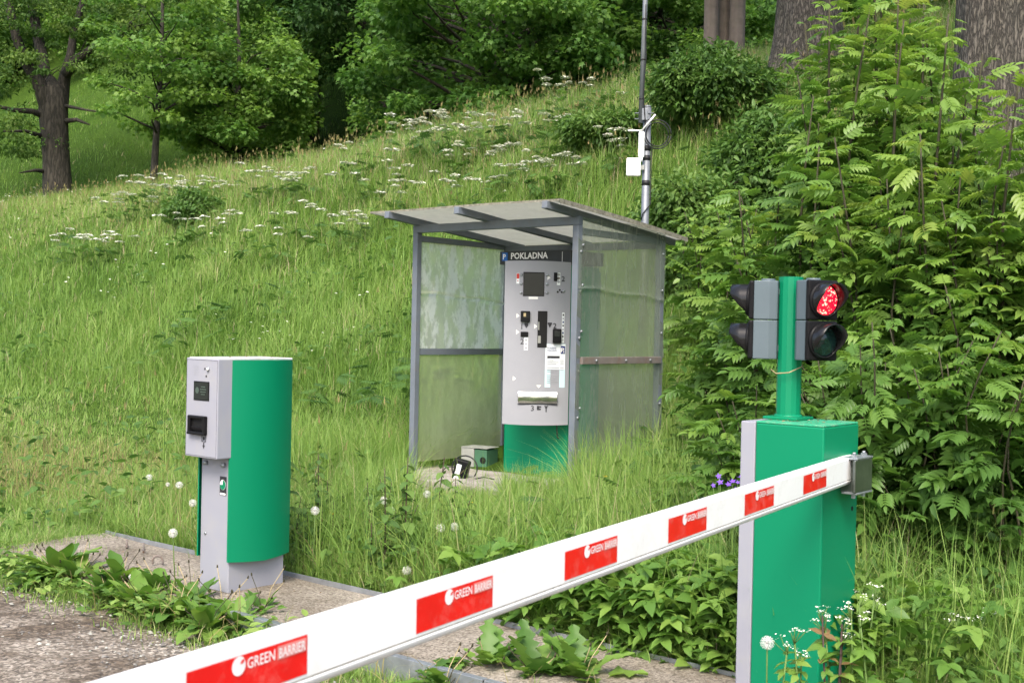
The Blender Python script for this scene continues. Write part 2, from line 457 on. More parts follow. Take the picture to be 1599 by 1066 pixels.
def copy_thing(root, loc=None, rz=None, sc=None, **k):
    def rec(o, parent):
        c = o.copy(); COL.objects.link(c)
        if parent is not None: c.parent = parent
        for ch in o.children: rec(ch, c)
        return c
    for kk in ('label',):
        pass
    r = rec(root, None)
    if loc is not None: r.location = loc
    if rz is not None: r.rotation_euler = (r.rotation_euler[0], r.rotation_euler[1], rz)
    if sc is not None: r.scale = sc if hasattr(sc, '__len__') else (sc, sc, sc)
    return setp(r, **k)

_txt = {}
def text_geo(s, offset=0.0):
    key = (s, offset)
    if key in _txt: return _txt[key]
    c = bpy.data.curves.new('t', 'FONT'); c.body = s; c.size = 1.0; c.align_x = 'LEFT'; c.offset = offset
    c.resolution_u = 2
    o = bpy.data.objects.new('t', c); COL.objects.link(o)
    dg = bpy.context.evaluated_depsgraph_get()
    me = bpy.data.meshes.new_from_object(o.evaluated_get(dg))
    vs_ = [v.co.copy() for v in me.vertices]; fs = [list(p.vertices) for p in me.polygons]
    bpy.data.objects.remove(o); bpy.data.curves.remove(c); bpy.data.meshes.remove(me)
    w = max(v.x for v in vs_); x0 = min(v.x for v in vs_)
    y0 = min(v.y for v in vs_); y1 = max(v.y for v in vs_)
    _txt[key] = (vs_, fs, x0, w, y0, y1)
    return _txt[key]

class MB:
    def __init__(s): s.bm = bmesh.new(); s.mats = []
    def mi(s, m):
        if m not in s.mats: s.mats.append(m)
        return s.mats.index(m)
    def _merge(s, b2, m, smooth, mtx=None):
        i = s.mi(m)
        for f in b2.faces: f.material_index = i; f.smooth = smooth
        if mtx is not None: b2.transform(mtx)
        me = bpy.data.meshes.new('tmp'); b2.to_mesh(me); b2.free()
        n0 = len(s.bm.faces)
        s.bm.from_mesh(me)
        bpy.data.meshes.remove(me)
        return s
    def box(s, c, size, m, bev=.004, seg=2, mtx=None, rot=None):
        b = bmesh.new()
        bmesh.ops.create_cube(b, size=1.0)
        for v in b.verts: v.co = Vector((v.co.x * size[0], v.co.y * size[1], v.co.z * size[2]))
        if bev:
            bmesh.ops.bevel(b, geom=list(b.edges), offset=min(bev, min(size) * .45), segments=seg, affect='EDGES', profile=.5)
        T = Matrix.Translation(c)
        if rot is not None: T = T @ rot
        b.transform(T)
        return s._merge(b, m, False, mtx)
    def prism(s, pts, z0, z1, m, mtx=None, bev=0.0, smooth=False):
        """pts: outline in xy, extruded in z"""
        b = bmesh.new()
        lo = [b.verts.new((p[0], p[1], z0)) for p in pts]
        hi = [b.verts.new((p[0], p[1], z1)) for p in pts]
        n = len(pts)
        b.faces.new(list(reversed(lo))); b.faces.new(hi)
        for i in range(n):
            b.faces.new((lo[i], lo[(i + 1) % n], hi[(i + 1) % n], hi[i]))
        bmesh.ops.recalc_face_normals(b, faces=list(b.faces))
        if bev:
            bmesh.ops.bevel(b, geom=list(b.edges), offset=bev, segments=2, affect='EDGES', profile=.5)
        return s._merge(b, m, smooth, mtx)
    def tube(s, pts, r, m, n=10, caps=True, mtx=None, smooth=True):
        b = bmesh.new()
        pts = [Vector(p) for p in pts]
        rs = r if hasattr(r, '__len__') else [r] * len(pts)
        rings = []
        ref = Vector((0, 0, 1))
        for i, p in enumerate(pts):
            t = (pts[min(i + 1, len(pts) - 1)] - pts[max(i - 1, 0)])
            if t.length < 1e-9: t = Vector((0, 0, 1))
            t.normalize()
            if i == 0:
                ref = Vector((1, 0, 0)) if abs(t.z) > .9 else Vector((0, 0, 1))
            a = (ref - t * ref.dot(t)); a.normalize(); ref = a
            c = t.cross(a)
            rings.append([b.verts.new(p + (a * math.cos(2 * math.pi * k / n) + c * math.sin(2 * math.pi * k / n)) * rs[i]) for k in range(n)])
        for i in range(len(rings) - 1):
            for k in range(n):
                b.faces.new((rings[i][k], rings[i][(k + 1) % n], rings[i + 1][(k + 1) % n], rings[i + 1][k]))
        if caps:
            b.faces.new(list(reversed(rings[0]))); b.faces.new(rings[-1])
        return s._merge(b, m, smooth, mtx)
    def disc(s, c, nrm, r, m, n=20, mtx=None, th=.0):
        nrm = Vector(nrm).normalized()
        q = nrm.to_track_quat('Z', 'Y').to_matrix().to_4x4()
        b = bmesh.new()
        vs_ = [b.verts.new((r * math.cos(2 * math.pi * k / n), r * math.sin(2 * math.pi * k / n), 0)) for k in range(n)]
        b.faces.new(vs_)
        b.transform(Matrix.Translation(c) @ q)
        return s._merge(b, m, False, mtx)
    def poly(s, pts, m, mtx=None, smooth=False):
        b = bmesh.new()
        b.faces.new([b.verts.new(p) for p in pts])
        return s._merge(b, m, smooth, mtx)
    def grid(s, rows, m, mtx=None, smooth=True, closed=False):
        b = bmesh.new()
        g = [[b.verts.new(p) for p in r] for r in rows]
        for i in range(len(g) - 1):
            k = len(g[i])
            for j in range(k if closed else k - 1):
                b.faces.new((g[i][j], g[i][(j + 1) % k], g[i + 1][(j + 1) % k], g[i + 1][j]))
        return s._merge(b, m, smooth, mtx)
    def text(s, t, o, ex, ey, h, m, w=None, offset=0.0, mtx=None):
        """flat lettering: o = lower-left corner, ex/ey unit axes, h = cap height, w = forced width"""
        vs_, fs, x0, x1, y0, y1 = text_geo(t, offset)
        ky = h / .69
        kx = ky if w is None else w / (x1 - x0)
        o, ex, ey = Vector(o), Vector(ex), Vector(ey)
        b = bmesh.new()
        bv = [b.verts.new(o + ex * ((v.x - x0) * kx) + ey * (v.y * ky)) for v in vs_]
        for f in fs:
            try: b.faces.new([bv[i] for i in f])
            except ValueError: pass
        return s._merge(b, m, False, mtx)
    def build(s, name, parent=None, **k):
        me = bpy.data.meshes.new(name)
        s.bm.to_mesh(me); s.bm.free()
        for m in s.mats: me.materials.append(m)
        o = bpy.data.objects.new(name, me)
        COL.objects.link(o)
        if parent is not None: o.parent = parent
        return setp(o, **k)

# numpy mesh: faces = list of (m,k) index arrays
def np_mesh(name, V, faces, mat, tint=None, parent=None, **k):
    me = bpy.data.meshes.new(name)
    V = np.asarray(V, np.float32)
    me.vertices.add(len(V)); me.vertices.foreach_set('co', V.ravel())
    idx = np.concatenate([f.ravel() for f in faces]).astype(np.int32)
    tot = np.concatenate([np.full(len(f), f.shape[1]) for f in faces])
    st = np.concatenate([[0], np.cumsum(tot)[:-1]]).astype(np.int32)
    me.loops.add(len(idx)); me.loops.foreach_set('vertex_index', idx)
    me.polygons.add(len(st)); me.polygons.foreach_set('loop_start', st)
    me.update(calc_edges=True)
    if tint is not None:
        a = me.attributes.new('tint', 'FLOAT', 'POINT')
        a.data.foreach_set('value', np.asarray(tint, np.float32))
    me.materials.append(mat)
    o = bpy.data.objects.new(name, me)
    COL.objects.link(o)
    if parent is not None: o.parent = parent
    return setp(o, **k)

def frames(f, n):
    f = f / np.linalg.norm(f, axis=1, keepdims=True)
    n = n - f * np.sum(f * n, 1, keepdims=True)
    n = n / np.maximum(np.linalg.norm(n, axis=1, keepdims=True), 1e-6)
    s = np.cross(f, n)
    return np.stack([s, f, n], axis=2)      # columns: side, forward, normal

def inst(tv, tf, pos, Rm, sc, tint):
    """instance template verts on frames; returns V, faces, tints"""
    N, K = len(pos), len(tv)
    sc = np.asarray(sc).reshape(N, 1, -1)
    V = np.einsum('nij,nkj->nki', Rm, tv[None] * sc) + pos[:, None, :]
    off = (np.arange(N) * K)[:, None, None]
    faces = [(f[None] + off).reshape(-1, f.shape[1]) for f in tf]
    return V.reshape(-1, 3), faces, np.repeat(tint, K)

class Leaves:
    def __init__(s): s.V = []; s.F = []; s.T = []; s.n = 0
    def add(s, V, faces, T):
        s.V.append(V); s.T.append(T); s.F += [f + s.n for f in faces]; s.n += len(V)
    def build(s, name, mat, parent=None, **k):
        return np_mesh(name, np.concatenate(s.V), s.F, mat, np.clip(np.concatenate(s.T), 0, 1), parent, **k)

# leaf templates (x side, y length, z normal); length 1
LEAF4 = (np.array([[0, 0, 0], [.30, .45, .07], [0, 1, -.12], [-.30, .45, .07]], float), [np.array([[0, 1, 2], [0, 2, 3]])])
LEAF6 = (np.array([[0, 0, 0], [.2, .25, .05], [.17, .62, .03], [0, 1, -.14], [-.17, .62, .03], [-.2, .25, .05], [0, .45, -.02]], float),
         [np.array([[0, 1, 6], [0, 6, 5], [2, 3, 6], [3, 4, 6], [1, 2, 6], [4, 5, 6]])])
# five-pointed broad leaf for the maples
LEAF5 = (np.array([[0, 0, 0], [.42, .16, -.06], [.3, .42, .03], [.48, .68, -.1], [.17, .66, .02], [0, 1, -.16],
                   [-.17, .66, .02], [-.48, .68, -.1], [-.3, .42, .03], [-.42, .16, -.06], [0, .42, .03]], float),
         [np.array([[0, 1, 10], [1, 2, 10], [2, 3, 4], [2, 4, 10], [4, 5, 10], [5, 6, 10], [6, 8, 10], [6, 7, 8], [8, 9, 10], [9, 0, 10]])])

def pinnate(npairs=4, droop=.25, lw=.2, ll=.36):
    """compound leaf of length 1 with paired leaflets and a terminal one"""
    V, Fq, n = [], [], 0
    def zc(y): return -droop * y * y + .08 * y
    ys = np.linspace(.0, 1, 5)
    for y in ys:
        V += [[.008, y * .8, zc(y * .8)], [-.008, y * .8, zc(y * .8)]]
    fr = [[2 * i, 2 * i + 2, 2 * i + 3, 2 * i + 1] for i in range(4)]
    n = 10
    tv, tf = LEAF6
    T = []
    for i in range(npairs + 1):
        y = .25 + .55 * i / npairs
        for sgn in ((-1, 1) if i < npairs else (0,)):
            a = R(62 - 14 * i / npairs) * -sgn if sgn else 0.0
            L = ll * (1 - .25 * abs(i - npairs * .55) / npairs)
            base = np.array([.0, y, zc(y)])
            c, s_ = math.cos(a), math.sin(a)
            v = tv * np.array([lw / .2 * L * .85, L, L])
            v[:, 2] -= .16 * v[:, 1] ** 2 / max(L, .01) + .05 * v[:, 1]
            x = v[:, 0] * c - v[:, 1] * s_
            yy = v[:, 0] * s_ + v[:, 1] * c
            V += (np.stack([x, yy, v[:, 2]], 1) + base).tolist()
            T += [[q + n for q in f] for f in tf[0].tolist()]
            n += len(tv)
    return np.array(V), [np.array(fr), np.array(T)]
PIN5 = pinnate(5, .3)
ASH5 = pinnate(5, .2, .23, .34)
ASH4 = pinnate(4, .3, .25, .40)
PIN3 = pinnate(3, .25, .26, .46)

def trileaf():
    tv, tf = LEAF6
    V, T, n = [], [], 0
    for a, L in ((R(75), .5), (0, .6), (R(-75), .5)):
        c, s_ = math.cos(a), math.sin(a)
        v = tv * np.array([1.35 * L, L, L])
        v[:, 2] -= .2 * v[:, 1] ** 2
        V += np.stack([v[:, 0] * c - v[:, 1] * s_, v[:, 0] * s_ + v[:, 1] * c, v[:, 2]], 1).tolist()
        T += [[q + n for q in f] for f in tf[0].tolist()]; n += len(tv)
    return np.array(V), [np.array(T)]
TRI = trileaf()

def az_frames(n, droop=(-.5, .3), tilt=.35, az=None):
    az = rng.uniform(0, 2 * np.pi, n) if az is None else az
    dz = rng.uniform(droop[0], droop[1], n)
    f = np.stack([np.cos(az), np.sin(az), dz], 1)
    nn = np.stack([rng.normal(0, tilt, n), rng.normal(0, tilt, n), np.ones(n)], 1)
    return frames(f, nn)

def blades(P, h, w, az, lean, tint, seg=3, face=None):
    """grass blades; returns V, faces, T"""
    N = len(P)
    ld = np.stack([np.cos(az), np.sin(az), np.zeros(N)], 1)
    fa = az + np.pi / 2 + rng.normal(0, .6, N) if face is None else face
    sdv = np.stack([np.cos(fa), np.sin(fa), np.zeros(N)], 1)
    rows = []
    for i in range(seg + 1):
        t = i / seg
        c = P + ld * (h * lean * t ** 2)[:, None]
        c[:, 2] += h * (t - .42 * np.minimum(lean, 1.3) * t ** 2.2)
        ww = w * (1 - t ** 1.6) * .5
        if i < seg:
            rows += [c + sdv * ww[:, None], c - sdv * ww[:, None]]
        else:
            rows += [c]
    K = 2 * seg + 1
    V = np.stack(rows, 1).reshape(-1, 3)
    off = (np.arange(N) * K)[:, None, None]
    q = np.array([[2 * i, 2 * i + 1, 2 * i + 3, 2 * i + 2] for i in range(seg - 1)])
    tr = np.array([[2 * seg - 2, 2 * seg - 1, 2 * seg]])
    faces = ([(q[None] + off).reshape(-1, 4)] if seg > 1 else []) + [(tr[None] + off).reshape(-1, 3)]
    tt = np.repeat(tint, K).reshape(N, K)
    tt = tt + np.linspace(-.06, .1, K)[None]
    return V, faces, tt.ravel()

# ================================================================== SETTING
def terrain():
    xs = np.concatenate([[-400, -250, -150, -100], np.arange(-70, -40, 2.5), np.arange(-40, 20, .4), np.arange(20, 45, 2.5), [60, 100, 200, 400]])
    ys = np.concatenate([[-100, -40, -15], np.arange(-6, 45, .4), np.arange(45, 120, 3), [150, 220, 350]])
    X, Y = np.meshgrid(xs, ys)
    Z = H(X, Y)
    V = np.stack([X, Y, Z], 2).reshape(-1, 3)
    nx, ny = len(xs), len(ys)
    i = np.arange(nx - 1)[None] + (np.arange(ny - 1) * nx)[:, None]
    Q = np.stack([i, i + 1, i + nx + 1, i + nx], 2).reshape(-1, 4)
    o = np_mesh('ground', V, [Q], M['ground'], kind='structure')
    o.data.polygons.foreach_set('use_smooth', np.ones(len(Q), bool))
terrain()

def ruv(u, v, z):
    x, y = xy(u, v)
    return (x, y, z)

def road():
    b = MB()
    rows = []
    for v in np.arange(-60, 30, .5):
        e = 3.50 + .03 * math.sin(v * 3.1) + .02 * math.sin(v * 7.7)
        rows.append([ruv(-4.0, v, 0.0), ruv(0, v, .02), ruv(2.6, v, .015), ruv(e, v, -.012)])
    b.grid(rows, M['road'])
    b.build('road', kind='structure')
road()

SLAB_Z = .10
def island():
    b = MB()
    u0, u1, v0, v1 = 3.56, 4.33, -7.08, -.9
    top, n = [], 40
    for i in range(n + 1):
        v = v0 + (v1 - v0) * i / n
        r = []
        for j in range(5):
            u = u0 + (u1 - u0) * j / 4
            r.append(ruv(u, v, SLAB_Z + .006 * math.sin(v * 4 + u * 7) - (.0 if 0 < j < 4 else .008)))
        top.append(r)
    b.grid(top, M['slab'])
    for e in (0, -1):
        b.grid([[r[e], (r[e][0], r[e][1], -.1)] for r in top], M['slab'])
    for rr in (top[0], top[-1]):
        b.grid([[p, (p[0], p[1], -.1)] for p in rr], M['slab'])
    o = b.build('pavement', kind='structure')
    e = MB()
    mt = Matrix.Rotation(ROT, 4, 'Z')     # local x = along road, y = across
    for a, c in ((-4.9, -3.07), (-3.06, -.9)):
        e.box(((a + c) / 2, u0 - .006, .045), (c - a, .006, .13), M['steel'], .001, 1, mt)
        e.box(((a + c) / 2, u0 + .010, SLAB_Z + .008), (c - a, .03, .004), M['steel'], .001, 1, mt)
    e.box(((v0 + v1) / 2, u1 + .006, .05), (v1 - v0, .006, .13), M['steel'], .001, 1, mt)
    e.build('kerb', o)
    # rusty bolt stubs left on the slab
    for k, (px, py) in enumerate(((198, 857), (224, 862))):
        r = ray(px, py); t = (SLAB_Z - CAMZ) / r.z
        p = Vector((r.x * t, r.y * t, SLAB_Z))
        s = MB(); s.tube([p - Vector((0, 0, .01)), p + Vector((0, 0, .06))], .006, M['rust'], 8)
        s.tube([p + Vector((0, 0, .012)), p + Vector((0, 0, .022))], .013, M['rust'], 6, smooth=False)
        s.build('anchor_bolt', label=('rusty bolt stub nearer the left end of the concrete slab', 'rusty bolt stub on the slab, the one nearer the terminal')[k], cat='bolt', group='rusty bolt stubs on the slab')
    r = ray(246, 882); t = (SLAB_Z - CAMZ) / r.z
    p = Vector((r.x * t, r.y * t, SLAB_Z))
    s = MB(); s.tube([p + Vector((.03 * math.cos(a), 0, .02 + .035 * math.sin(a))) for a in np.linspace(-.4, math.pi + .4, 14)], .006, M['rust'], 7)
    s.build('lifting_ring', label='dark rusty lifting ring standing up from the concrete slab', cat='ring')
island()

# ================================================================== TICKET TERMINAL
def tube_x(b, c, r, l, m, n=16, d=(0, -1, 0)):
    c = Vector(c); d = Vector(d).normalized()
    b.tube([c, c + d * l], r, m, n)

def terminal():
    x, y = xy(3.985, -5.17)
    t = empty('ticket_terminal', (x, y, SLAB_Z), ROT, label='green and light grey ticket terminal with small screen on the concrete slab', cat='ticket terminal')
    t.scale = (.91, .91, 1)
    b = MB(); b.box((0, 0, .6), (.27, .40, 1.2), M['grey'], .004)
    b.tube([(.085, -.2, .665), (.085, -.222, .665)], .012, M['steel'], 12)
    b.tube([(-.085, -.2, .665), (-.085, -.222, .665)], .012, M['steel'], 12)
    b.tube([(-.085, -.2, .29), (-.085, -.206, .29)], .008, M['steel'], 10)
    b.build('column', t)
    # bulging side covers
    for sx in (-1, 1):
        b = MB()
        prof = []
        n = 16
        for i in range(n + 1):
            q = i / n
            yy = -.215 + .455 * q
            bul = .052 * (1 - (2 * q - 1.0) ** 2) + .012 - .012 * q
            prof.append((sx * (.137 + bul), yy))
        inner = [(sx * .137, prof[-1][1]), (sx * .137, prof[0][1])]
        rows = []
        for k in range(9):
            z = .165 + (1.213 - .165) * k / 8
            tp = .90 + .10 * min(1, k / 6)
            rows.append([(p[0] * tp + (sx * .137) * (1 - tp), p[1] * (.985 + .015 * tp), z + (.012 * (1 - abs(2 * j / n - 1)) * -1 if k == 0 else 0)) for j, p in enumerate(prof)])
        b.grid(rows, M['green'])
        for rr in (rows[0], rows[-1]):
            b.poly([Vector(p) for p in rr] + [Vector((sx * .137, rr[-1][1], rr[-1][2])), Vector((sx * .137, rr[0][1], rr[0][2]))], M['green'])
        for e in (0, -1):
            b.grid([[r[e], (sx * .137, r[e][1], r[e][2])] for r in rows], M['green'], smooth=False)
        b.build('side_cover', t)
    b = MB()
    b.box((0, -.255, .962), (.302, .104, .516), M['grey'], .006)
    for cx, cz, ww, hh in ((-.144, .962, .0016, .498), (.144, .962, .0016, .498), (0, 1.211, .288, .0016), (0, .713, .288, .0016)):
        b.box((cx, -.3072, cz), (ww, .0008, hh), M['hole'], 0)
    h = b.build('reader_housing', t)
    b = MB(); b.box((.0, -.03, 1.218), (.30, .52, .012), M['lid'], .004); b.build('lid', t)
    fy = -.307
    b = MB(); b.box((.0, fy - .001, 1.05), (.146, .004, .1), M['black'], .002)
    b.poly([(-.066, fy - .0045, 1.006), (.066, fy - .0045, 1.006), (.066, fy - .0045, 1.094), (-.066, fy - .0045, 1.094)], M['screen'])
    b.disc((-.036, fy - .0055, 1.053), (0, -1, 0), .017, M['sdim'])
    for i, w in enumerate((.04, .055, .05, .035)):
        b.box((.02, fy - .0055, 1.072 - i * .013), (w, .001, .005), M['sdim'], 0)
    b.build('screen', h)
    b = MB()
    out = [(-.08, -.05), (.08, -.05), (.08, .05), (-.08, .05)]
    b.box((-.02, fy - .012, .872 + .042), (.162, .026, .016), M['black'], .006)
    b.box((-.02, fy - .014, .872 - .042), (.162, .03, .016), M['black'], .006)
    b.box((-.02 - .07, fy - .012, .872), (.022, .026, .099), M['black'], .006)
    b.box((-.02 + .07, fy - .012, .872), (.022, .026, .099), M['black'], .006)
    b.box((-.02, fy - .002, .872), (.125, .004, .075), M['hole'], 0)
    b.box((-.02, fy - .009, .855), (.115, .012, .02), M['black'], .003, rot=Matrix.Rotation(R(20), 4, 'X'))
    b.build('ticket_reader', h)
    b = MB()
    for i in range(6):
        for j in range(6):
            b.disc((-.075 + i * .008, fy - .0012, 1.135 + j * .009), (0, -1, 0), .0022, M['ink'], 8)
    b.build('speaker_grille', h)
    b = MB(); tube_x(b, (.062, fy, 1.165), .011, .009, M['steel']); tube_x(b, (.062, fy - .008, 1.165), .008, .003, M['plastic_w']); b.build('call_button', h)
    for hx, hz_ in ((.028, 1.166), (.042, 1.128)):
        b = MB(); b.disc((hx, fy - .0012, hz_), (0, -1, 0), .006, M['hole']); b.build('lens_hole', h)
    b = MB()
    iy = fy - .0012
    for (cx, cz, w, hh) in ((.012, .806, .004, .03), (.048, .806, .004, .03), (.018, .79, .016, .004), (.042, .79, .016, .004), (.03, .806, .018, .018), (.03, .776, .008, .02)):
        b.box((cx, iy, cz), (w, .001, hh), M['darkink'], 0)
    b.poly([(.018, iy - .001, .77), (.03, iy - .001, .752), (.042, iy - .001, .77)], M['darkink'])
    b.build('pictogram', h)
    b = MB()
    cx, cz, yy = .075, .555, -.202
    b.box((cx, yy, cz), (.06, .002, .098), M['darkink'], 0)
    b.box((cx, yy - .0015, cz - .042), (.05, .001, .01), M['lettering'], 0)
    b.disc((cx, yy - .0025, cz + .006), (0, -1, 0), .027, M['lettering'], 24)
    b.poly([(cx, yy - .0035, cz + .006)] + [(cx + .0255 * math.cos(a), yy - .0035, cz + .006 + .0255 * math.sin(a)) for a in np.linspace(-math.pi / 2, math.pi / 2, 12)], M['green'])
    b.poly([(cx, yy - .0035, cz + .006)] + [(cx + .0255 * math.cos(a), yy - .0035, cz + .006 + .0255 * math.sin(a)) for a in np.linspace(math.pi, 1.5 * math.pi, 8)], M['green'])
    b.build('emblem_sticker', t)
terminal()

# ================================================================== BOOM BARRIER
CORNER = Vector((490.5 / F * 4.5, 4.5, 0))
CC = CORNER - WX * .175 + DX * .16
def barrier():
    t = empty('boom_barrier', (CC.x, CC.y, SLAB_Z), ROT, label='green barrier cabinet with red and white boom crossing the foreground', cat='barrier')
    b = MB(); b.box((.031, 0, .527), (.288, .32, 1.054), M['green'], .006)
    b.build('cabinet', t)
    b = MB(); b.box((-.146, 0, .529), (.064, .324, 1.058), M['grey'], .004); b.build('door_panel', t)
    b = MB(); b.box((.03, .0, 1.058), (.286, .318, .008), M['glid'], .003); b.build('lid', t)
    for kz in (.72, .30):
        b = MB(); b.tube([(.174, .112, kz), (.1765, .112, kz)], .009, M['hole'], 12); b.build('keyhole', t)
    b = MB()
    b.box((.20, .05, .865), (.05, .11, .135), M['darksteel'], .003)
    b.box((.250, .03, .865), (.012, .16, .125), M['darksteel'], .003)
    b.box((.225, .04, .932), (.062, .15, .008), M['steel'], .002)
    b.box((.225, .04, .798), (.062, .15, .008), M['steel'], .002)
    for yy in (-.01, .08):
        b.tube([(.232, yy, .936), (.232, yy, .947)], .013, M['steel'], 6, smooth=False)
        b.tube([(.232, yy, .947), (.232, yy, .955)], .007, M['steel'], 8)
        b.tube([(.232, yy, .794), (.232, yy, .778)], .009, M['steel'], 6, smooth=False)
    b.build('clamp', t)
    # boom: straight from clamp to its near end, in the cabinet's own frame
    inv = (Matrix.Translation((CC.x, CC.y, SLAB_Z)) @ Matrix.Rotation(ROT, 4, 'Z')).inverted()
    A = pix(1319, 735, 4.6); B = pix(160, 1127, 4.6 * .353)
    A, B = inv @ A, inv @ B
    f = (B - A).normalized()
    L = (B - A).length
    side = f.cross(Vector((0, 0, 1))).normalized()       # away from / towards the viewer
    # sticker face looks to local +x side that faces the camera
    cam_l = inv @ Vector((0, 0, CAMZ))
    if side.dot(cam_l - A) < 0: side = -side
    up = side.cross(f).normalized()
    if up.z < 0: up = -up
    a0 = A - f * .10
    Lt = L + .75
    hh, th = .055, .0225
    def pt(s, a, c): return a0 + f * s + side * a + up * c
    def prof(kind):
        if kind == 'top':
            pr = [(-th, -.030), (th, -.030), (th, hh - .006), (th - .006, hh), (-th + .006, hh), (-th, hh - .006)]
        else:
            pr = [(th * 1.0 * math.cos(q), -.034 + .021 * math.sin(q)) for q in np.linspace(0, -math.pi, 14)]
        return pr
    def extr(pr, s0, s1, m, smooth):
        b = MB()
        rows = [[pt(s, p[0], p[1]) for p in pr] for s in np.linspace(s0, s1, 12)]
        b.grid(rows, m, smooth=smooth, closed=True)
        b.poly(list(reversed(rows[0])), m); b.poly(rows[-1], m)
        return b
    bm_ = extr(prof('top'), 0, Lt, M['white'], False).build('boom', t)
    extr(prof('low'), 0, Lt, M['rubber'], True).build('rubber_edge', bm_)
    b = MB(); b.grid([[pt(s, th - .002, -.0305), pt(s, th - .0015, -.0335)] for s in np.linspace(0, Lt, 6)], M['seam'], smooth=False)
    b.build('seam', bm_)
    def s_at(px):
        # where the boom's middle line crosses this column of the photo
        lo, hi = 0, Lt
        Mx = CM.inverted() @ inv.inverted()
        for _ in range(50):
            m_ = (lo + hi) / 2
            c = Mx @ pt(m_, th, 0)
            if c.x / -c.z * F + W0 / 2 > px: lo = m_
            else: hi = m_
        return lo
    s_first, s_last = s_at(1272.5), s_at(390)
    P = (s_last - s_first) / 5
    wid = P * .465
    e = .0012
    for i in range(7):
        c = s_first + P * i
        if c + wid / 2 > Lt: break
        b = MB()
        b.poly([pt(c + wid / 2, th + e, -.024), pt(c - wid / 2, th + e, -.024), pt(c - wid / 2, th + e, .041), pt(c + wid / 2, th + e, .041)], M['red'])
        # white disc emblem with a red leaf notch, then the lettering
        q = 2 * e
        x0 = c + wid * .10     # disc centre; lettering runs away from the near end
        cy = .026
        b.poly([pt(x0 - .0145 * math.cos(a), th + q, cy + .0150 * math.sin(a)) for a in np.linspace(0, 2 * math.pi, 24, endpoint=False)], M['lettering'])
        b.poly([pt(x0 - .002 - k[0], th + 3 * e, cy + k[1]) for k in ((-.001, .003), (.004, .009), (.010, .009), (.006, .003))], M['red'])
        b.text('GREEN', pt(x0 - .018, th + q, cy - .0085), -f, up, .0165, M['lettering'], w=wid * .235, offset=.012)
        x1 = x0 - .018 - wid * .255
        b.poly([pt(x1, th + q, cy - .0108), pt(c - wid / 2 + .004, th + q, cy - .0108), pt(c - wid / 2 + .004, th + q, cy + .0108), pt(x1, th + q, cy + .0108)], M['pinkish'])
        b.text('BARRIER', pt(x1 - .003, th + 3 * e, cy - .008), -f, up, .0155, M['lettering'], w=(x1 - (c - wid / 2 + .004)) - .006, offset=.012)
        b.build('warning_stripe', bm_)
barrier()

def litter():
    n = 150
    P = []
    for i in range(n):
        if i < 34: q = CC + WX * rng.uniform(-.1, .16) + DX * rng.uniform(-.14, .15); z = SLAB_Z + 1.0655
        elif i < 50:
            a = xy(3.985 + rng.uniform(-.2, .2), -5.17 + rng.uniform(-.12, .12)); q = Vector((a[0], a[1], 0)); z = SLAB_Z + 1.2265
        else:
            a = xy(rng.uniform(3.62, 4.28), rng.uniform(-6.9, -1.3)); q = Vector((a[0], a[1], 0)); z = SLAB_Z + .010
        P.append((q.x, q.y, z))
    s_ = rng.uniform(.006, .022, n)
    V = inst(*LEAF4, np.array(P), az_frames(n, (-.1, .25), .3), s_, rng.random(n))
    np_mesh('leaf_litter', V[0], V[1], M['litter'], V[2], label='brown bits of leaf litter on the lids and the slab', cat='leaf litter', kind='stuff')
litter()

# ================================================================== TRAFFIC LIGHT on the cabinet
def signal_head(parent, pos, nrm, lit):
    nrm = Vector(nrm); nrm.z = 0; nrm.normalize()
    rz = math.atan2(nrm.x, -nrm.y)           # local -y is the face
    T = Matrix.Translation(pos) @ Matrix.Rotation(rz, 4, 'Z') @ Matrix.Diagonal((.93, .93, .96, 1))
    b = MB()
    for k in (0, 1):
        z0 = .083 - k * .166
        w = .072
        pr = [(-w, -.05), (w, -.05), (w, .015), (w - .02, .05), (-w + .02, .05), (-w, .015)]
        b.prism(pr, z0 - .0815, z0 + .0815, M['lampgrey'], T, bev=.004)
    b.tube([T @ Vector((0, 0, .162)), T @ Vector((0, 0, .174))], .028, M['lampgrey'], 18)
    b.box((0, .066, .12), (.05, .034, .03), M['lampgrey'], .004, mtx=T)
    b.box((0, .066, -.12), (.05, .034, .03), M['lampgrey'], .004, mtx=T)
    h = b.build('signal_head', parent)
    for k in (0, 1):
        z0 = .083 - k * .166
        b = MB()
        b.box((0, -.060, z0), (.156, .022, .163), M['black'], .008, mtx=T)
        b.tube([T @ Vector((0, -.070, z0)), T @ Vector((0, -.082, z0))], .070, M['black'], 32)
        b.build('front_plate', h)
        # hood: open cylinder, long on top, cut away below
        b = MB(); rows = []
        for i in range(33):
            a = -math.pi * .5 + 2 * math.pi * i / 32
            top = (1 + math.sin(a)) / 2
            l = .020 + .066 * min(1, max(0, (top - .18) / .5)) ** .8
            r0, r1 = .069, .069 - .004
            rows.append([T @ Vector((r0 * math.cos(a), -.07 - l * q, z0 + r0 * math.sin(a))) for q in (0, .5, 1)] +
                        [T @ Vector((r1 * math.cos(a), -.07 - l * q, z0 + r1 * math.sin(a))) for q in (1, .5, 0)])
        b.grid(rows, M['hood'])
        b.build('hood', h)
        b = MB()
        m = (M['lens_red'] if lit else M['lens_dark']) if k == 0 else M['lens_dark']
        rr = []
        for i in range(6):
            q = i / 5
            rr.append([T @ Vector((.061 * q * math.cos(a), -.083 - .014 * (1 - q * q), z0 + .061 * q * math.sin(a))) for a in np.linspace(0, 2 * math.pi, 28, endpoint=False)])
        b.grid(rr[1:], m, closed=True); b.poly(rr[1], m)
        b.build('lens', h)
    return h

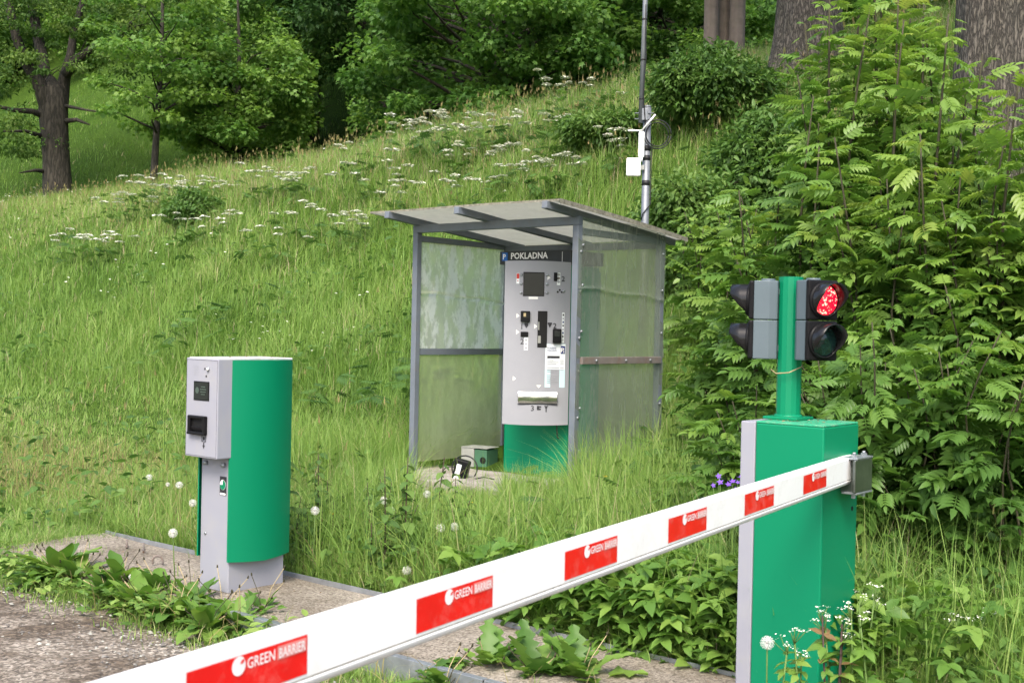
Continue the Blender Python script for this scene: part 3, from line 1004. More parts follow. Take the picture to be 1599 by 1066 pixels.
def traffic_light():
    pl = CC + WX * -.07 + DX * .03
    z0 = SLAB_Z + 1.063
    t = empty('traffic_light', (pl.x, pl.y, z0), ROT, label='two-way traffic light on a green post, its red lamp lit', cat='traffic light')
    inv = Matrix.Rotation(-ROT, 4, 'Z')
    b = MB()
    b.box((0, 0, .006), (.15, .15, .012), M['green'], .003)
    b.tube([(0, 0, .01), (0, 0, .02)], [.062, .053], M['green'], 24)
    b.tube([(0, 0, .012), (0, 0, .575)], .049, M['green'], 14, smooth=False)
    b.build('post', t)
    b = MB()
    b.tube([(-.05, -.06, .2), (-.02, -.075, .185), (.03, -.065, .19), (.07, -.03, .215)], .0025, M['drystem'], 6)
    b.build('wire_tie', t)
    zc = .40
    n1 = inv @ Vector((.40, -.92, 0)); n2 = inv @ Vector((-.93, .36, 0))
    signal_head(t, n1 * .105 + (inv @ Vector((.022, -.005, 0))) + Vector((0, 0, zc)), n1, True)
    signal_head(t, n2 * .092 + Vector((0, 0, zc)), n2, False)
traffic_light()

# ================================================================== SHELTER
FL = Vector((-.815, 10.0, 0)); 
SU, SV = uv(FL.x, FL.y)
PADZ = .30
SW, SD_ = 1.68, 1.15
def shelter():
    # concrete pad
    b = MB()
    mt = Matrix.Rotation(ROT, 4, 'Z')
    b.box((SV + SW / 2, SU + SD_ / 2 - .12, PADZ - .15), (SW + .3, SD_ + .5, .3), M['pad'], .01, mtx=mt)
    b.build('concrete_pad', kind='structure')
    t = empty('shelter', (FL.x, FL.y, PADZ), ROT, label='small grey steel shelter with cloudy translucent panels round the pay machine', cat='shelter')
    HF, HB = 2.00, 1.93
    s = .055
    zs = lambda y: 2.088 - .088 * y       # underside line of the roof along depth
    posts = {}
    for (x, y, m) in ((0, 0, 'frame'), (SW, 0, 'frame'), (0, SD_, 'frame'), (SW, SD_, 'frame')):
        b = MB(); top = HF if y == 0 else HB - .03
        b.box((x, y, top / 2), (s, s, top), M[m], .004)
        if x == SW and y == 0:
            for z in (.25, .55, .9, 1.15, 1.5, 1.8):
                b.tube([(x + s / 2, y + .01, z), (x + s / 2 + .008, y + .01, z)], .012, M['steel'], 8)
        b.build('post', t)
    b = MB(); b.box((SW / 2, 0, HF + .0325), (SW + .06, s - .004, .065), M['frame'], .004); b.build('front_beam', t)
    b = MB(); b.box((SW / 2, SD_, HB), (SW + .06, s - .004, .06), M['frame'], .004); b.build('back_beam', t)
    for (x, m, z) in ((0, 'frame', 1.0), (SW + .032, 'rust', .98)):
        b = MB(); b.box((x, SD_ / 2, z), (.04, SD_ - s - .004, .055), M[m], .003)
        if x:
            for yy in (.2, .6, .95):
                b.tube([(x + .02, yy, z), (x + .03, yy, z)], .01, M['steel'], 8)
        b.build('side_rail', t)
    for x in (0, SW):
        b = MB(); b.box((x, SD_ / 2, 1.955), (.045, SD_ - s - .004, .05), M['frame'], .003)
        b.build('side_rail', t)
    for x in (.02, SW / 2 - .05, SW - .02):
        b = MB()
        ang = math.atan2(-.088, 1)
        b.box((x, SD_ / 2 - .08, zs(SD_ / 2 - .08) - .002), (.05, SD_ + .62, .055), M['frame'], .003, rot=Matrix.Rotation(ang, 4, 'X'))
        b.build('rafter', t)
    # roof sheet, gently sagging, with an edge strip on the right
    b = MB()
    rows, low = [], []
    ny, nx = 10, 12
    x0, x1, y0, y1 = -.20, SW + .10, -.36, SD_ + .26
    def rz(x, y):
        return zs(y) + .037 + .012 * math.sin(x * 3.4 + 1) * math.sin(y * 2 + .5) - (.0 * x)
    for i in range(ny + 1):
        y = y0 + (y1 - y0) * i / ny
        rows.append([(x0 + (x1 - x0) * j / nx, y, rz(x0 + (x1 - x0) * j / nx, y)) for j in range(nx + 1)])
    b.grid(rows, M['sheet_roof'])
    b.grid([[(p[0], p[1], p[2] - .010) for p in r] for r in rows], M['sheet_roof'])
    rf = b.build('roof', t)
    e = MB()
    e.grid([[(r[-1][0] + .003, r[-1][1], r[-1][2] + .006), (r[-1][0] + .003, r[-1][1], r[-1][2] - .03)] for r in rows], M['edge'], smooth=False)
    e.grid([[(r[-1][0] + .003, r[-1][1], r[-1][2] + .006), (r[-1][0] - .05, r[-1][1], r[-1][2] + .005)] for r in rows], M['edge'], smooth=False)
    e.grid([[(p[0], p[1] - .002, p[2] + .002), (p[0], p[1] - .002, p[2] - .013)] for p in rows[0]], M['edge'], smooth=False)
    e.grid([[(p[0], p[1] + .002, p[2] + .002), (p[0], p[1] + .002, p[2] - .013)] for p in rows[-1]], M['edge'], smooth=False)
    e.grid([[(r[0][0] - .002, r[0][1], r[0][2] + .002), (r[0][0] - .002, r[0][1], r[0][2] - .013)] for r in rows], M['edge'], smooth=False)
    e.build('edge_strip', rf)
    def panel(name, x, ya, yb, za, zb, m, alongx=False, lab=None, ridge=None):
        b = MB()
        n = 12
        nz = 12 if ridge is None else 150
        rr = []
        for i in range(n + 1):
            q = i / n
            r = []
            for j in range(nz + 1):
                z = za + (zb - za) * j / nz
                w = .006 * math.sin(q * 5 + 12 * j / nz * .7 + za * 3)
                if ridge is not None:      # crease added across the sheet, shaped to catch a bright line of sky
                    zr = ridge + .02 * math.sin(q * 4 + .8) + .012 * math.sin(q * 11)
                    w += .018 * math.exp(-((z - zr) / .010) ** 2) * (1 if q > ridge_from else .0)
                if alongx: r.append((ya + (yb - ya) * q, x + w, z))
                else: r.append((x + w, ya + (yb - ya) * q, z))
            rr.append(r)
        b.grid(rr, m)
        o = b.build(name, t)
        if lab: o['label'] = lab
    i = s / 2
    ridge_from = -1
    panel('side_panel', .012, i, SD_ - i, 1.03, 1.93, M['sheet'], lab='upper left translucent panel with a large whitish scratched patch', ridge=1.47)
    panel('side_panel', .012, i, SD_ - i, .07, .97, M['sheet_low'])
    panel('side_panel', SW + i + .004, -i, SD_ + i, 1.0, 2.06, M['sheet_right'], ridge=1.50)
    panel('side_panel', SW + i + .004, -i, SD_ + i, .05, .96, M['sheet_right'])
    panel('back_panel', SD_ + .01, i, SW - i, .05, 1.9, M['sheet_low'], True)
    # right panel's upper closing strip with bolts
    for yy in (.03, SD_ - .01):
        for z in (.3, .62, 1.2, 1.55, 1.85):
            b = MB(); b.tube([(SW + i + .002, yy, z), (SW + i + .012, yy, z)], .011, M['steel'], 8); b.build('bolt', t)
shelter()

# ================================================================== PAY MACHINE
def pay_machine():
    c = pix(838.5, 533, 9.52)
    door_rz, rz = R(3), R(-36)
    f = Vector((math.cos(rz), math.sin(rz), 0)); bk = Vector((-math.sin(rz), math.cos(rz), 0))
    hw = .33
    # the body stands askew behind its door: right front corner meets the door's right edge
    o = Vector((c.x + .262, c.y + .10, 0)) - f * hw
    t = empty('pay_machine', (o.x, o.y, PADZ), rz, label='tall silver and green parking pay machine inside the shelter', cat='pay machine')
    w = .266
    b = MB(); b.box((0, .24, .87), (hw * 2 - .02, .44, 1.74), M['green'], .006); b.build('body', t)
    for sx in (-1, 1):
        b = MB(); rows = []
        for k in range(25):
            z = .02 + 1.68 * k / 24
            rows.append([(sx * (hw - .008 + (.045 + .002 * math.sin(k * 2.4)) * math.sin(math.pi * q) ** .8), .02 + .46 * q, z) for q in np.linspace(0, 1, 13)])
        b.grid(rows, M['green'])
        for rr in (rows[0], rows[-1]): b.poly(rr, M['green'])
        b.build('side_cover', t)
    # front door: gently convex plate
    b = MB()
    z0, z1 = .445, 1.755
    rows, back = [], []
    for k in range(11):
        z = z0 + (z1 - z0) * k / 10
        r = []
        for j in range(17):
            q = j / 16 * 2 - 1
            r.append((w * q, .0 + .028 * q * q, z + (.006 * (1 - q * q) * (1 if k == 10 else -1 if k == 0 else 0))))
        rows.append(r)
    b.grid(rows, M['silver'])
    for e in (0, -1): b.grid([[r[e], (r[e][0], .075, r[e][2])] for r in rows], M['silver'], smooth=False)
    for rr in (rows[0], rows[-1]): b.grid([[p, (p[0], .075, p[2])] for p in rr], M['silver'], smooth=False)
    d = b.build('front_door', t)
    rel = Matrix.Rotation(-rz, 4, 'Z') @ Vector((c.x - o.x, c.y - o.y, 0))
    d.location = (rel.x, rel.y, 0); d.rotation_euler = (0, 0, door_rz - rz)
    # photo-plane to door coordinates: u 0..1 across, v 0..1 down
    def D(u, v): 
        x = -w + 2 * w * u
        return x, z1 - (z1 - z0) * v
    def yat(x): return .028 * (x / w) ** 2
    def patch(b, u0, v0, u1, v1, m, e=.002):
        xa, za = D(u0, v0); xb, zb = D(u1, v1)
        b.poly([(xa, yat(xa) - e, zb), (xb, yat(xb) - e, zb), (xb, yat(xb) - e, za), (xa, yat(xa) - e, za)], m)
    def bx(b, u0, v0, u1, v1, dep, m, bev=.003, e=0):
        xa, za = D(u0, v0); xb, zb = D(u1, v1)
        ym = (yat(xa) + yat(xb)) / 2
        b.box(((xa + xb) / 2, ym - dep / 2 + .004 - e, (za + zb) / 2), (abs(xb - xa), dep + .008, abs(za - zb)), m, bev)
    def tx(b, s, u, v, h, m, wd=None, e=.0025, off=.01):
        x, z = D(u, v)
        b.text(s, (x, yat(x) - e, z), (1, 0, 0), (0, 0, 1), h, m, wd, off)
    # screen
    b = MB(); bx(b, .275, .066, .595, .214, .004, M['black'], .002); patch(b, .287, .072, .583, .208, M['screen'], .0062)
    patch(b, .36, .217, .5, .232, M['plastic_w']); b.build('screen', d)
    b = MB()
    for (u, v) in ((.245, .083), (.245, .138), (.245, .193), (.635, .083), (.635, .138), (.635, .19)):
        x, z = D(u, v); b = MB(); b.tube([(x, yat(x) + .002, z), (x, yat(x) - .008, z)], .011, M['steel'], 12); b.build('selection_button', d)
    b = MB(); patch(b, .17, .075, .215, .138, M['paper']); patch(b, .172, .077, .213, .108, M['redplastic'], .0035); patch(b, .185, .118, .2, .125, M['redplastic'], .0035); b.build('warning_sticker', d)
    # coin entry
    b = MB(); bx(b, .735, .065, .79, .118, .012, M['black']); patch(b, .785, .066, .835, .142, M['paper'])
    for k, (cc, mm) in enumerate((((.81, .078), 'boxgrey'), ((.81, .1), 'rust'), ((.81, .122), 'steel'))):
        x, z = D(*cc); b.disc((x, yat(x) - .0035, z), (0, -1, 0), .011, M[mm])
    tx(b, '2', .855, .118, .04, M['darkink']); b.build('coin_slot', d)
    b = MB()
    for (u, v) in ((.83, .172), (.80, .184), (.86, .184)):
        x, z = D(u, v); b.disc((x, yat(x) - .002, z), (0, -1, 0), .008, M['hole'])
    for i in range(5):
        for j in range(5):
            x, z = D(.71 + i * .013, .168 + j * .007); b.disc((x, yat(x) - .002, z), (0, -1, 0), .0022, M['ink'], 6)
    x, z = D(.885, .178); b.tube([(x, yat(x), z), (x, yat(x) - .01, z)], .011, M['steel'], 12)
    b.build('intercom', d)
    # ticket reader
    b = MB(); bx(b, .245, .305, .385, .372, .03, M['black'], .006); bx(b, .275, .318, .37, .352, .004, M['hole'], .0, .03); patch(b, .285, .318, .32, .34, M['drystem'], .036)
    tx(b, '1', .26, .416, .04, M['darkink'])
    x, z = D(.335, .393); b.box((x, yat(x) - .002, z + .01), (.03, .001, .02), M['darkink'], 0); b.poly([(x - .016, yat(x) - .0025, z), (x + .016, yat(x) - .0025, z), (x, yat(x) - .0025, z - .022)], M['darkink'])
    b.build('ticket_reader', d)
    b = MB(); bx(b, .25, .432, .365, .462, .014, M['black'], .004); tx(b, '2', .25, .508, .042, M['darkink'])
    patch(b, .305, .468, .365, .545, M['paper'])
    for k in range(3): patch(b, .315, .476 + k * .024, .355, .489 + k * .024, M['ink'], .0035)
    b.build('card_slot', d)
    # tall banknote slot
    b = MB(); bx(b, .505, .303, .65, .527, .004, M['black'], .002); patch(b, .512, .307, .643, .523, M['hole'], .0065)
    patch(b, .512, .455, .555, .50, M['boxgrey'], .0075); patch(b, .512, .37, .53, .42, M['boxgrey'], .0075); b.build('banknote_slot', d)
    b = MB(); tx(b, '2', .74, .408, .042, M['darkink'])
    x, z = D(.69, .384); b.box((x, yat(x) - .002, z + .008), (.034, .001, .014), M['darkink'], 0); b.poly([(x - .014, yat(x) - .0025, z), (x + .014, yat(x) - .0025, z), (x, yat(x) - .0025, z - .028)], M['darkink'])
    b.build('step_mark', d)
    b = MB(); bx(b, .735, .41, .865, .497, .04, M['black'], .008); bx(b, .755, .425, .845, .46, .006, M['screen'], .002, .04); b.build('card_reader', d)
    b = MB(); patch(b, .875, .31, .912, .495, M['paper'])
    for k in range(8): patch(b, .883, .318 + k * .022, .904, .331 + k * .022, (M['darkink'], M['ink'], M['navy'])[k % 3], .0035)
    b.build('payment_sticker', d)
    # notice
    b = MB(); patch(b, .63, .503, .937, .77, M['cyanpaper']); patch(b, .632, .505, .935, .66, M['paper'], .003)
    patch(b, .865, .515, .93, .563, M['navy'], .004)
    tx(b, 'P', .872, .553, .035, M['lettering'], e=.006); tx(b, 's', .90, .556, .022, M['lettering'], e=.006)
    tx(b, 'PLAZENI', .66, .533, .013, M['navy'], e=.004); tx(b, 'PARKOVISTE', .66, .549, .013, M['navy'], .075, e=.004)
    patch(b, .66, .577, .85, .591, M['darkink'], .004)
    for k in range(13):
        v = .602 + k * .0115
        if k in (3, 7): continue
        patch(b, .66, v, .66 + .1 + .11 * ((k * 37) % 10) / 10, v + .004, M['ink'], .004)
        if k < 6: patch(b, .86, v, .915, v + .004, M['ink'], .004)
    b.build('notice', d)
    # arrows
    for (u, v) in ((.205, .335), (.205, .435), (.475, .398), (.17, .72), (.66, .098)):
        x, z = D(u, v)
        b = MB(); b.poly([(x - .012, yat(x) - .002, z - .02), (x + .014, yat(x) - .002, z), (x - .012, yat(x) - .002, z + .02)], M['plastic_w']); b.build('arrow_mark', d)
    x, z = D(.54, .765); b = MB(); b.poly([(x - .02, yat(x) - .002, z + .01), (x, yat(x) - .002, z - .014), (x + .02, yat(x) - .002, z + .01)], M['plastic_w'])
    b.build('arrow_mark', d)
    # return tray
    b = MB(); bx(b, .215, .795, .835, .875, .006, M['silver'], .003); 
    xa, za = D(.23, .80); xb, zb = D(.82, .868)
    rows = []
    for j in range(9):
        q = j / 8
        rows.append([(xa + (xb - xa) * i / 14, yat(0) - .0085 - .012 * math.sin(q * math.pi) ** .8 * (1 + .15 * math.sin(i)), zb + (za - zb) * q) for i in range(15)])
    b.grid(rows, M['chrome'])
    patch(b, .23, .872, .83, .878, M['darkink'], .01)
    b.build('return_tray', d)
    b = MB(); tx(b, '3', .43, .916, .042, M['darkink']); b.build('step_number', d)
    b = MB()
    for (u, v, a, c) in ((.52, .885, .55, .91), (.55, .886, .585, .895), (.55, .9, .58, .91)): patch(b, u, v, a, c, M['darkink'])
    b.build('ticket_symbol', d)
    b = MB()
    for (u, v, a, c) in ((.63, .884, .69, .890), (.645, .890, .675, .9), (.652, .9, .668, .922)): patch(b, u, v, a, c, M['darkink'])
    b.build('coin_symbol', d)
    # header
    b = MB(); b.box((-.02, .24, 1.806), (hw * 2 + .06, .50, .11), M['header'], .003)
    b.box((.255, -.0115, 1.806), (.004, .002, .08), M['lettering'], 0)
    hd = b.build('header_sign', t)
    b = MB(); b.text('POKLADNA', (-.262, -.0125, 1.796), (1, 0, 0), (0, 0, 1), .05, M['lettering'], .375, .025); b.build('lettering', hd)
    b = MB(); b.box((-.325, -.012, 1.815), (.058, .008, .07), M['blue'], .002); b.text('P', (-.342, -.0175, 1.795), (1, 0, 0), (0, 0, 1), .042, M['lettering'], None, .02); b.build('parking_emblem', hd)
    # hook under the door
    b = MB(); b.tube([(.18, .06, .46), (.18, .05, .40), (.185, .05, .34), (.2, .05, .33)], .005, M['cable'], 6); b.build('cable_tail', d)
pay_machine()

def pad_clutter():
    p = pix(749, 722, 10.35); 
    t = empty('metal_box', (p.x, p.y, PADZ), R(-30), label='small weathered grey and green metal box left on the shelter floor', cat='metal box')
    b = MB(); b.box((-.065, 0, .085), (.13, .2, .17), M['boxgrey'], .004); b.build('cover', t)
    b = MB(); b.box((.065, .0, .08), (.125, .19, .16), M['boxgreen'], .004); b.box((0, 0, .174), (.27, .21, .006), M['boxgrey'], .002)
    b.build('base', t)
    b = MB(); b.disc((.09, -.0965, .07), (0, -1, 0), .03, M['hole']); b.build('cable_hole', t)
    p = pix(720, 745, 9.55); z = .25
    t = empty('power_adapter', (p.x, p.y, z), R(-15), label='black power adapter with a white sticker and looped cable before the shelter', cat='adapter')
    b = MB(); b.box((0, 0, .105), (.12, .07, .19), M['black'], .012, rot=Matrix.Rotation(R(12), 4, 'Y'))
    b.build('case', t)
    b = MB(); b.box((-.02, -.037, .1), (.04, .002, .13), M['paper'], 0, rot=Matrix.Rotation(R(14), 4, 'Y')); b.build('sticker', t)
    b = MB(); b.tube([(.03 + .11 * math.cos(a), -.02 + .03 * math.sin(a * .7), .13 + .1 * math.sin(a)) for a in np.linspace(-.6, 3.9, 24)], .006, M['cable'], 7)
    b.tube([(-.08 + .07 * math.cos(a), -.03, .08 + .06 * math.sin(a)) for a in np.linspace(.2, 5, 20)], .005, M['cable'], 7)
    b.tube([(.12, -.02, .05), (.2, -.02, .07), (.27, .02, .05), (.3, .05, .0)], .005, M['cable'], 7)
    b.build('cable', t)
    p = pix(718, 716, 10.6)
    b = MB(); b.box((p.x, p.y, PADZ + .02), (.09, .05, .035), M['redplastic'], .01, rot=Matrix.Rotation(R(20), 4, 'Y')); b.box((p.x + .05, p.y, PADZ + .01), (.05, .04, .02), M['redplastic'], .005)
    b.build('plastic_scrap', label='bit of red plastic lying on the pad by the left panel', cat='litter')
pad_clutter()

# ================================================================== ANTENNA MAST
def mast():
    p = pix(1007, 348, 12.0); g = hz(p.x, p.y)
    t = empty('antenna_mast', (p.x, p.y, g), 0, label='galvanised post with thin mast, white antennas and cable behind the shelter', cat='antenna mast')
    def Z(py, px=1008): return pix(px, py, 12.0).z - g
    b = MB(); zt = Z(168); b.tube([(0, 0, -.2), (0, 0, zt)], .04, M['zinc'], 18); b.tube([(0, 0, zt), (0, 0, zt + .02)], [.042, .03], M['zinc'], 18); b.build('post', t)
    b = MB(); x0 = -.068
    b.tube([(x0, -.03, Z(193)), (x0 + .02, -.03, Z(0)), (x0 + .06, -.03, Z(0) + 1.6)], [.025, .025, .022], M['zinc'], 14); b.build('thin_mast', t)
    b = MB()
    for z in (Z(178), Z(187)): b.tube([(-.13, -.03, z), (.06, -.045, z)], .006, M['zinc'], 8); 
    b.box((-.03, -.03, Z(180)), (.06, .05, .12), M['zinc'], .004); b.build('bracket', t)
    b = MB(); zc = Z(228); b.box((-.06, -.07, zc), (.06, .04, .26), M['plastic_w'], .012); b.tube([(-.06, -.07, zc - .125), (-.06, -.07, zc - .17)], .018, M['plastic_w'], 12); r = b.build('radio_unit', t)
    b = MB(); b.tube([(-.06, -.08, zc + .14), (-.20, -.09, zc + .135)], .009, M['plastic_w'], 8); b.build('rod_antenna', r)
    b = MB(); b.tube([(-.06, -.08, zc + .14), (.07, -.1, zc + .3)], .009, M['plastic_w'], 8); b.build('rod_antenna', r)
    b = MB(); zc2 = Z(263); b.box((-.135, -.075, zc2), (.145, .035, .185), M['plastic_w'], .015, 3); b.box((-.05, -.04, zc2), (.05, .05, .05), M['boxgrey'], .004); b.build('panel_antenna', t)
    b = MB()
    for k, rr in enumerate((.12, .145)):
        b.tube([(.10 + rr * math.cos(a) * .95, -.05 - .01 * k, Z(211) + rr * math.sin(a)) for a in np.linspace(0, 6.2, 30)], .006, M['cable'], 6)
    b.tube([(.05, -.03, Z(225)), (.045, -.045, Z(260)), (.045, -.045, Z(320)), (-.03, -.05, Z(335)), (-.045, -.04, Z(345))], .006, M['cable'], 6)
    b.tube([(-.045, -.06, Z(10)), (-.04, -.065, Z(60)), (-.03, -.06, Z(90)), (-.05, -.06, Z(150)), (-.02, -.06, Z(200))], .005, M['cable'], 6)
    b.build('cable', t)
    for py in (232, 247, 286): b = MB(); b.tube([(0, 0, Z(py) - .025), (0, 0, Z(py) + .025)], .0425, M['cable'], 18); b.build('tape_band', t)
    for py in (32, 95, 156): b = MB(); b.tube([(x0 + .02 * (193 - py) / 193, -.03, Z(py) - .008), (x0 + .02 * (193 - py) / 193, -.03, Z(py) + .008)], .029, M['cable'], 14); b.build('tape_band', t)
mast()

# ================================================================== VEGETATION
def free(x, y):
    """True where weeds may grow: not on road, slab, pad"""
    u, v = uv(x, y)
    ok = (u > 3.5)
    ok &= ~((u > 3.5) & (u < 4.36) & (v > -7.1) & (v < -.85))
    ok &= ~((u > SU - .28) & (u < SU + SD_ + .03) & (v > SV - .06) & (v < SV + SW + .06))
    return ok

def trodden(x, y, z, h):
    """the worn gap in front of the shelter's open side keeps the grass short"""
    k = x / np.maximum(y, .1)
    e = .006 * wob(x, y, 6.0, 2)
    m = (k > -.083 + e) & (k < -.006 + e) & (y > 7.0) & (y < 10.2)
    lim = np.clip((1.5 - .128 * y - z) * .9, .04, 1)
    h = np.where(m, np.minimum(h, lim * rng.uniform(.5, 1.1, len(x))), h)
    m = (k > -.006 + e) & (k < .055 + e) & (y > 6.5) & (y < 10.2)
    lim = np.clip(1.5 - .109 * y - z, .05, 1)
    return np.where(m, np.minimum(h, lim * rng.uniform(.55, 1.15, len(x))), h)

def polar(n, r0, r1, a0=-29, a1=29):
    th = R(a0) + rng.random(n) * R(a1 - a0)
    r = r0 * np.exp(rng.random(n) * math.log(r1 / r0))
    x, y = r * np.sin(th), r * np.cos(th)
    return x, y, r

def grass():
    L = Leaves()
    n = 460000
    x, y, r = polar(n, 4.2, 46)
    xf, yf, rf = polar(46000, 34, 68, -29, -1)
    x, y, r = np.concatenate([x, xf]), np.concatenate([y, yf]), np.concatenate([r, rf])
    k = free(x, y); x, y, r = x[k], y[k], r[k]
    u, v = uv(x, y)
    hh = np.interp(u, [3.5, 4.4, 5, 7, 9, 12, 17, 30], [.12, .2, .32, .4, .42, .4, .42, .3])
    lawn = np.clip((-v - 7.6) / 1.5, 0, 1) * np.clip((9.3 - u) / 1.2, 0, 1)
    hh = hh * (1 - .68 * lawn)
    patch = wob(x, y, .8) * .5 + wob(x, y, 2.3, 2) * .5
    hh = hh * rng.uniform(.45, 1.3, len(x)) * (1 + .40 * patch)
    # keep the machines' fronts clear of very tall blades close by
    ww = .0042 * (np.maximum(r, 5) / 6.5) ** .75 * rng.uniform(.7, 1.4, len(x))
    tint = .50 + .20 * patch + .10 * wob(x, y, .33, 6) + rng.normal(0, .13, len(x)) + .10 * lawn
    crest = np.clip((u - 12.5) / 3, 0, 1) * np.clip((24 - u) / 3, 0, 1)
    tint = tint + .16 * crest * rng.random(len(x)) - .10 * np.clip((v + 4) / 2, 0, 1) - .10 * np.clip((u - 20) / 4, 0, 1)
    hh = trodden(x, y, H(x, y), hh)
    dry = rng.random(len(x)) < (.025 + .15 * crest + .05 * np.clip((7 - u) / 3, 0, 1))
    tint = np.where(dry, .97, np.clip(tint, .02, .88))
    z = H(x, y) - .02
    P = np.stack([x, y, z], 1)
    az = 3.0 * wob(x, y, 1.3, 4) + 2.2 * wob(x, y, 4.1, 7) + rng.normal(0, 1.6, len(x))
    lean = np.abs(rng.normal(.58, .34, len(x)))
    near = r < 13
    for msk, sg in ((near, 4), (~near, 2)):
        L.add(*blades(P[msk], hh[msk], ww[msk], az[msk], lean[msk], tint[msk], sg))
    L.build('grass', M['grass'], label='bright green meadow grass over the bank and verge', cat='grass', kind='stuff')
    # tall seed-bearing stalks: tan plumes near the crest and round the shelter
    n = 16000
    x, y, r = polar(n, 6.0, 40)
    k = free(x, y); x, y, r = x[k], y[k], r[k]
    u, v = uv(x, y)
    pr = .025 + .8 * np.clip((u - 12) / 4, 0, 1) * np.clip((22 - u) / 2, 0, 1)
    pr *= (wob(x, y, .45, 3) > -.25)
    pr = np.where((u < 9) & (v < -7.5), .05, pr)
    k = rng.random(len(x)) < pr
    x, y, r = x[k], y[k], r[k]
    n = len(x)
    L = Leaves()
    P = np.stack([x, y, H(x, y)], 1)
    h = trodden(x, y, P[:, 2], rng.uniform(.42, .72, n)); az = rng.uniform(0, 6.28, n); le = rng.uniform(.02, .3, n)
    t = rng.uniform(.1, 1, n)
    L.add(*blades(P, h, .004 * (r / 8) ** .6, az, le, t * .5, 3))
    tip = P + np.stack([np.cos(az) * h * le * .8, np.sin(az) * h * le * .8, h * (.86 - .3 * le)], 1)
    for s in range(3):
        L.add(*blades(tip + rng.normal(0, .01, (n, 3)), h * rng.uniform(.10, .18, n), .009 * (r / 10) ** .5, az + rng.normal(0, 1, n), rng.uniform(.1, .6, n), np.clip(t + .2, 0, 1), 3))
    L.build('seeding_grass', M['seed'], label='tan seeding grass stalks scattered over the meadow crest', cat='grass', kind='stuff')
grass()

def herbs():
    """broad-leaved ground cover mixed into the grass"""
    L = Leaves()
    n = 34000
    x, y, r = polar(n, 4.3, 34)
    k = free(x, y); x, y, r = x[k], y[k], r[k]
    u, v = uv(x, y)
    k0 = ~((u > 5.9) & (u < 7.1) & (v > -7.0) & (v < -6.0)); x, y, r, u, v = x[k0], y[k0], r[k0], u[k0], v[k0]
    pt = wob(x, y, 1.1, 5) + .6 * wob(x, y, 3.1, 1)
    k = pt > np.where(u < 7, .0, .28) - .5 * np.clip((v + 4.6) / 1.5, 0, 1)
    k &= ~((v < -7.6) & (u < 9) & (rng.random(len(x)) < .7))
    x, y, r, u, v = x[k], y[k], r[k], u[k], v[k]
    n = len(x)
    z = H(x, y) + rng.uniform(.02, .32, n) * np.interp(u, [3.5, 5, 9], [.5, 1, 1.1])
    Rm = az_frames(n, (-.6, .4), .5)
    sc = rng.uniform(.05, .10, n) * (r / 7) ** .45
    tint = rng.uniform(.05, .9, n) * .7 + .1
    z = H(x, y) + trodden(x, y, H(x, y), z - H(x, y) + .03) - .03
    V = inst(*LEAF6, np.stack([x, y, z], 1), Rm, np.stack([sc * 1.25, sc, sc], 1), tint)
    L.add(*V)
    # feathery dark-green mounds (cow parsley foliage)
    m = 2400
    x, y, r = polar(m, 9, 30)
    u, v = uv(x, y)
    k = free(x, y) & (wob(x, y, .9, 8) > .33) & (u > 7.5); x, y, r = x[k], y[k], r[k]
    n = len(x)
    z = H(x, y) + rng.uniform(.12, .42, n)
    L.add(*inst(*PIN5, np.stack([x, y, z], 1), az_frames(n, (-.3, .5), .35), rng.uniform(.18, .34, n), rng.uniform(0, .45, n)))
    L.build('herb_cover', M['herb'], label='low broad-leaved herbs growing among the meadow grass', cat='ground cover', kind='stuff')
    # small far flowers nobody could count
    m = 4600
    x, y, r = polar(m, 10, 38)
    u, v = uv(x, y)
    k = free(x, y) & (wob(x, y, .5, 11) + .5 * wob(x, y, 1.7, 3) > .3) & (u > 9.5) & (u < 19); x, y, r = x[k], y[k], r[k]
    n = len(x)
    z = H(x, y) + rng.uniform(.3, .55, n)
    xf, yf, rf = polar(2200, 38, 66, -29, -12)
    kf = wob(xf, yf, .4, 5) > .1; xf, yf = xf[kf], yf[kf]
    x, y, r = np.concatenate([x, xf]), np.concatenate([y, yf]), np.concatenate([r, rf[kf]])
    z = np.concatenate([z, H(xf, yf) + .3]); n = len(x)
    fl = Leaves()
    tv = np.array([[math.cos(a), math.sin(a), .15 * math.sin(a * 3)] for a in np.linspace(0, 2 * math.pi, 6, endpoint=False)])
    tf = [np.array([[0, 1, 2], [0, 2, 3], [0, 3, 4], [0, 4, 5]])]
    fl.add(*inst(tv, tf, np.stack([x, y, z], 1), az_frames(n, (-.2, .2), .3), rng.uniform(.010, .022, n) * (r / 16) ** .5, np.zeros(n)))
    fl.build('meadow_blossom', M['umbel'], label='tiny white blossoms speckled across the meadow bank', cat='wild flowers', kind='stuff')
herbs()

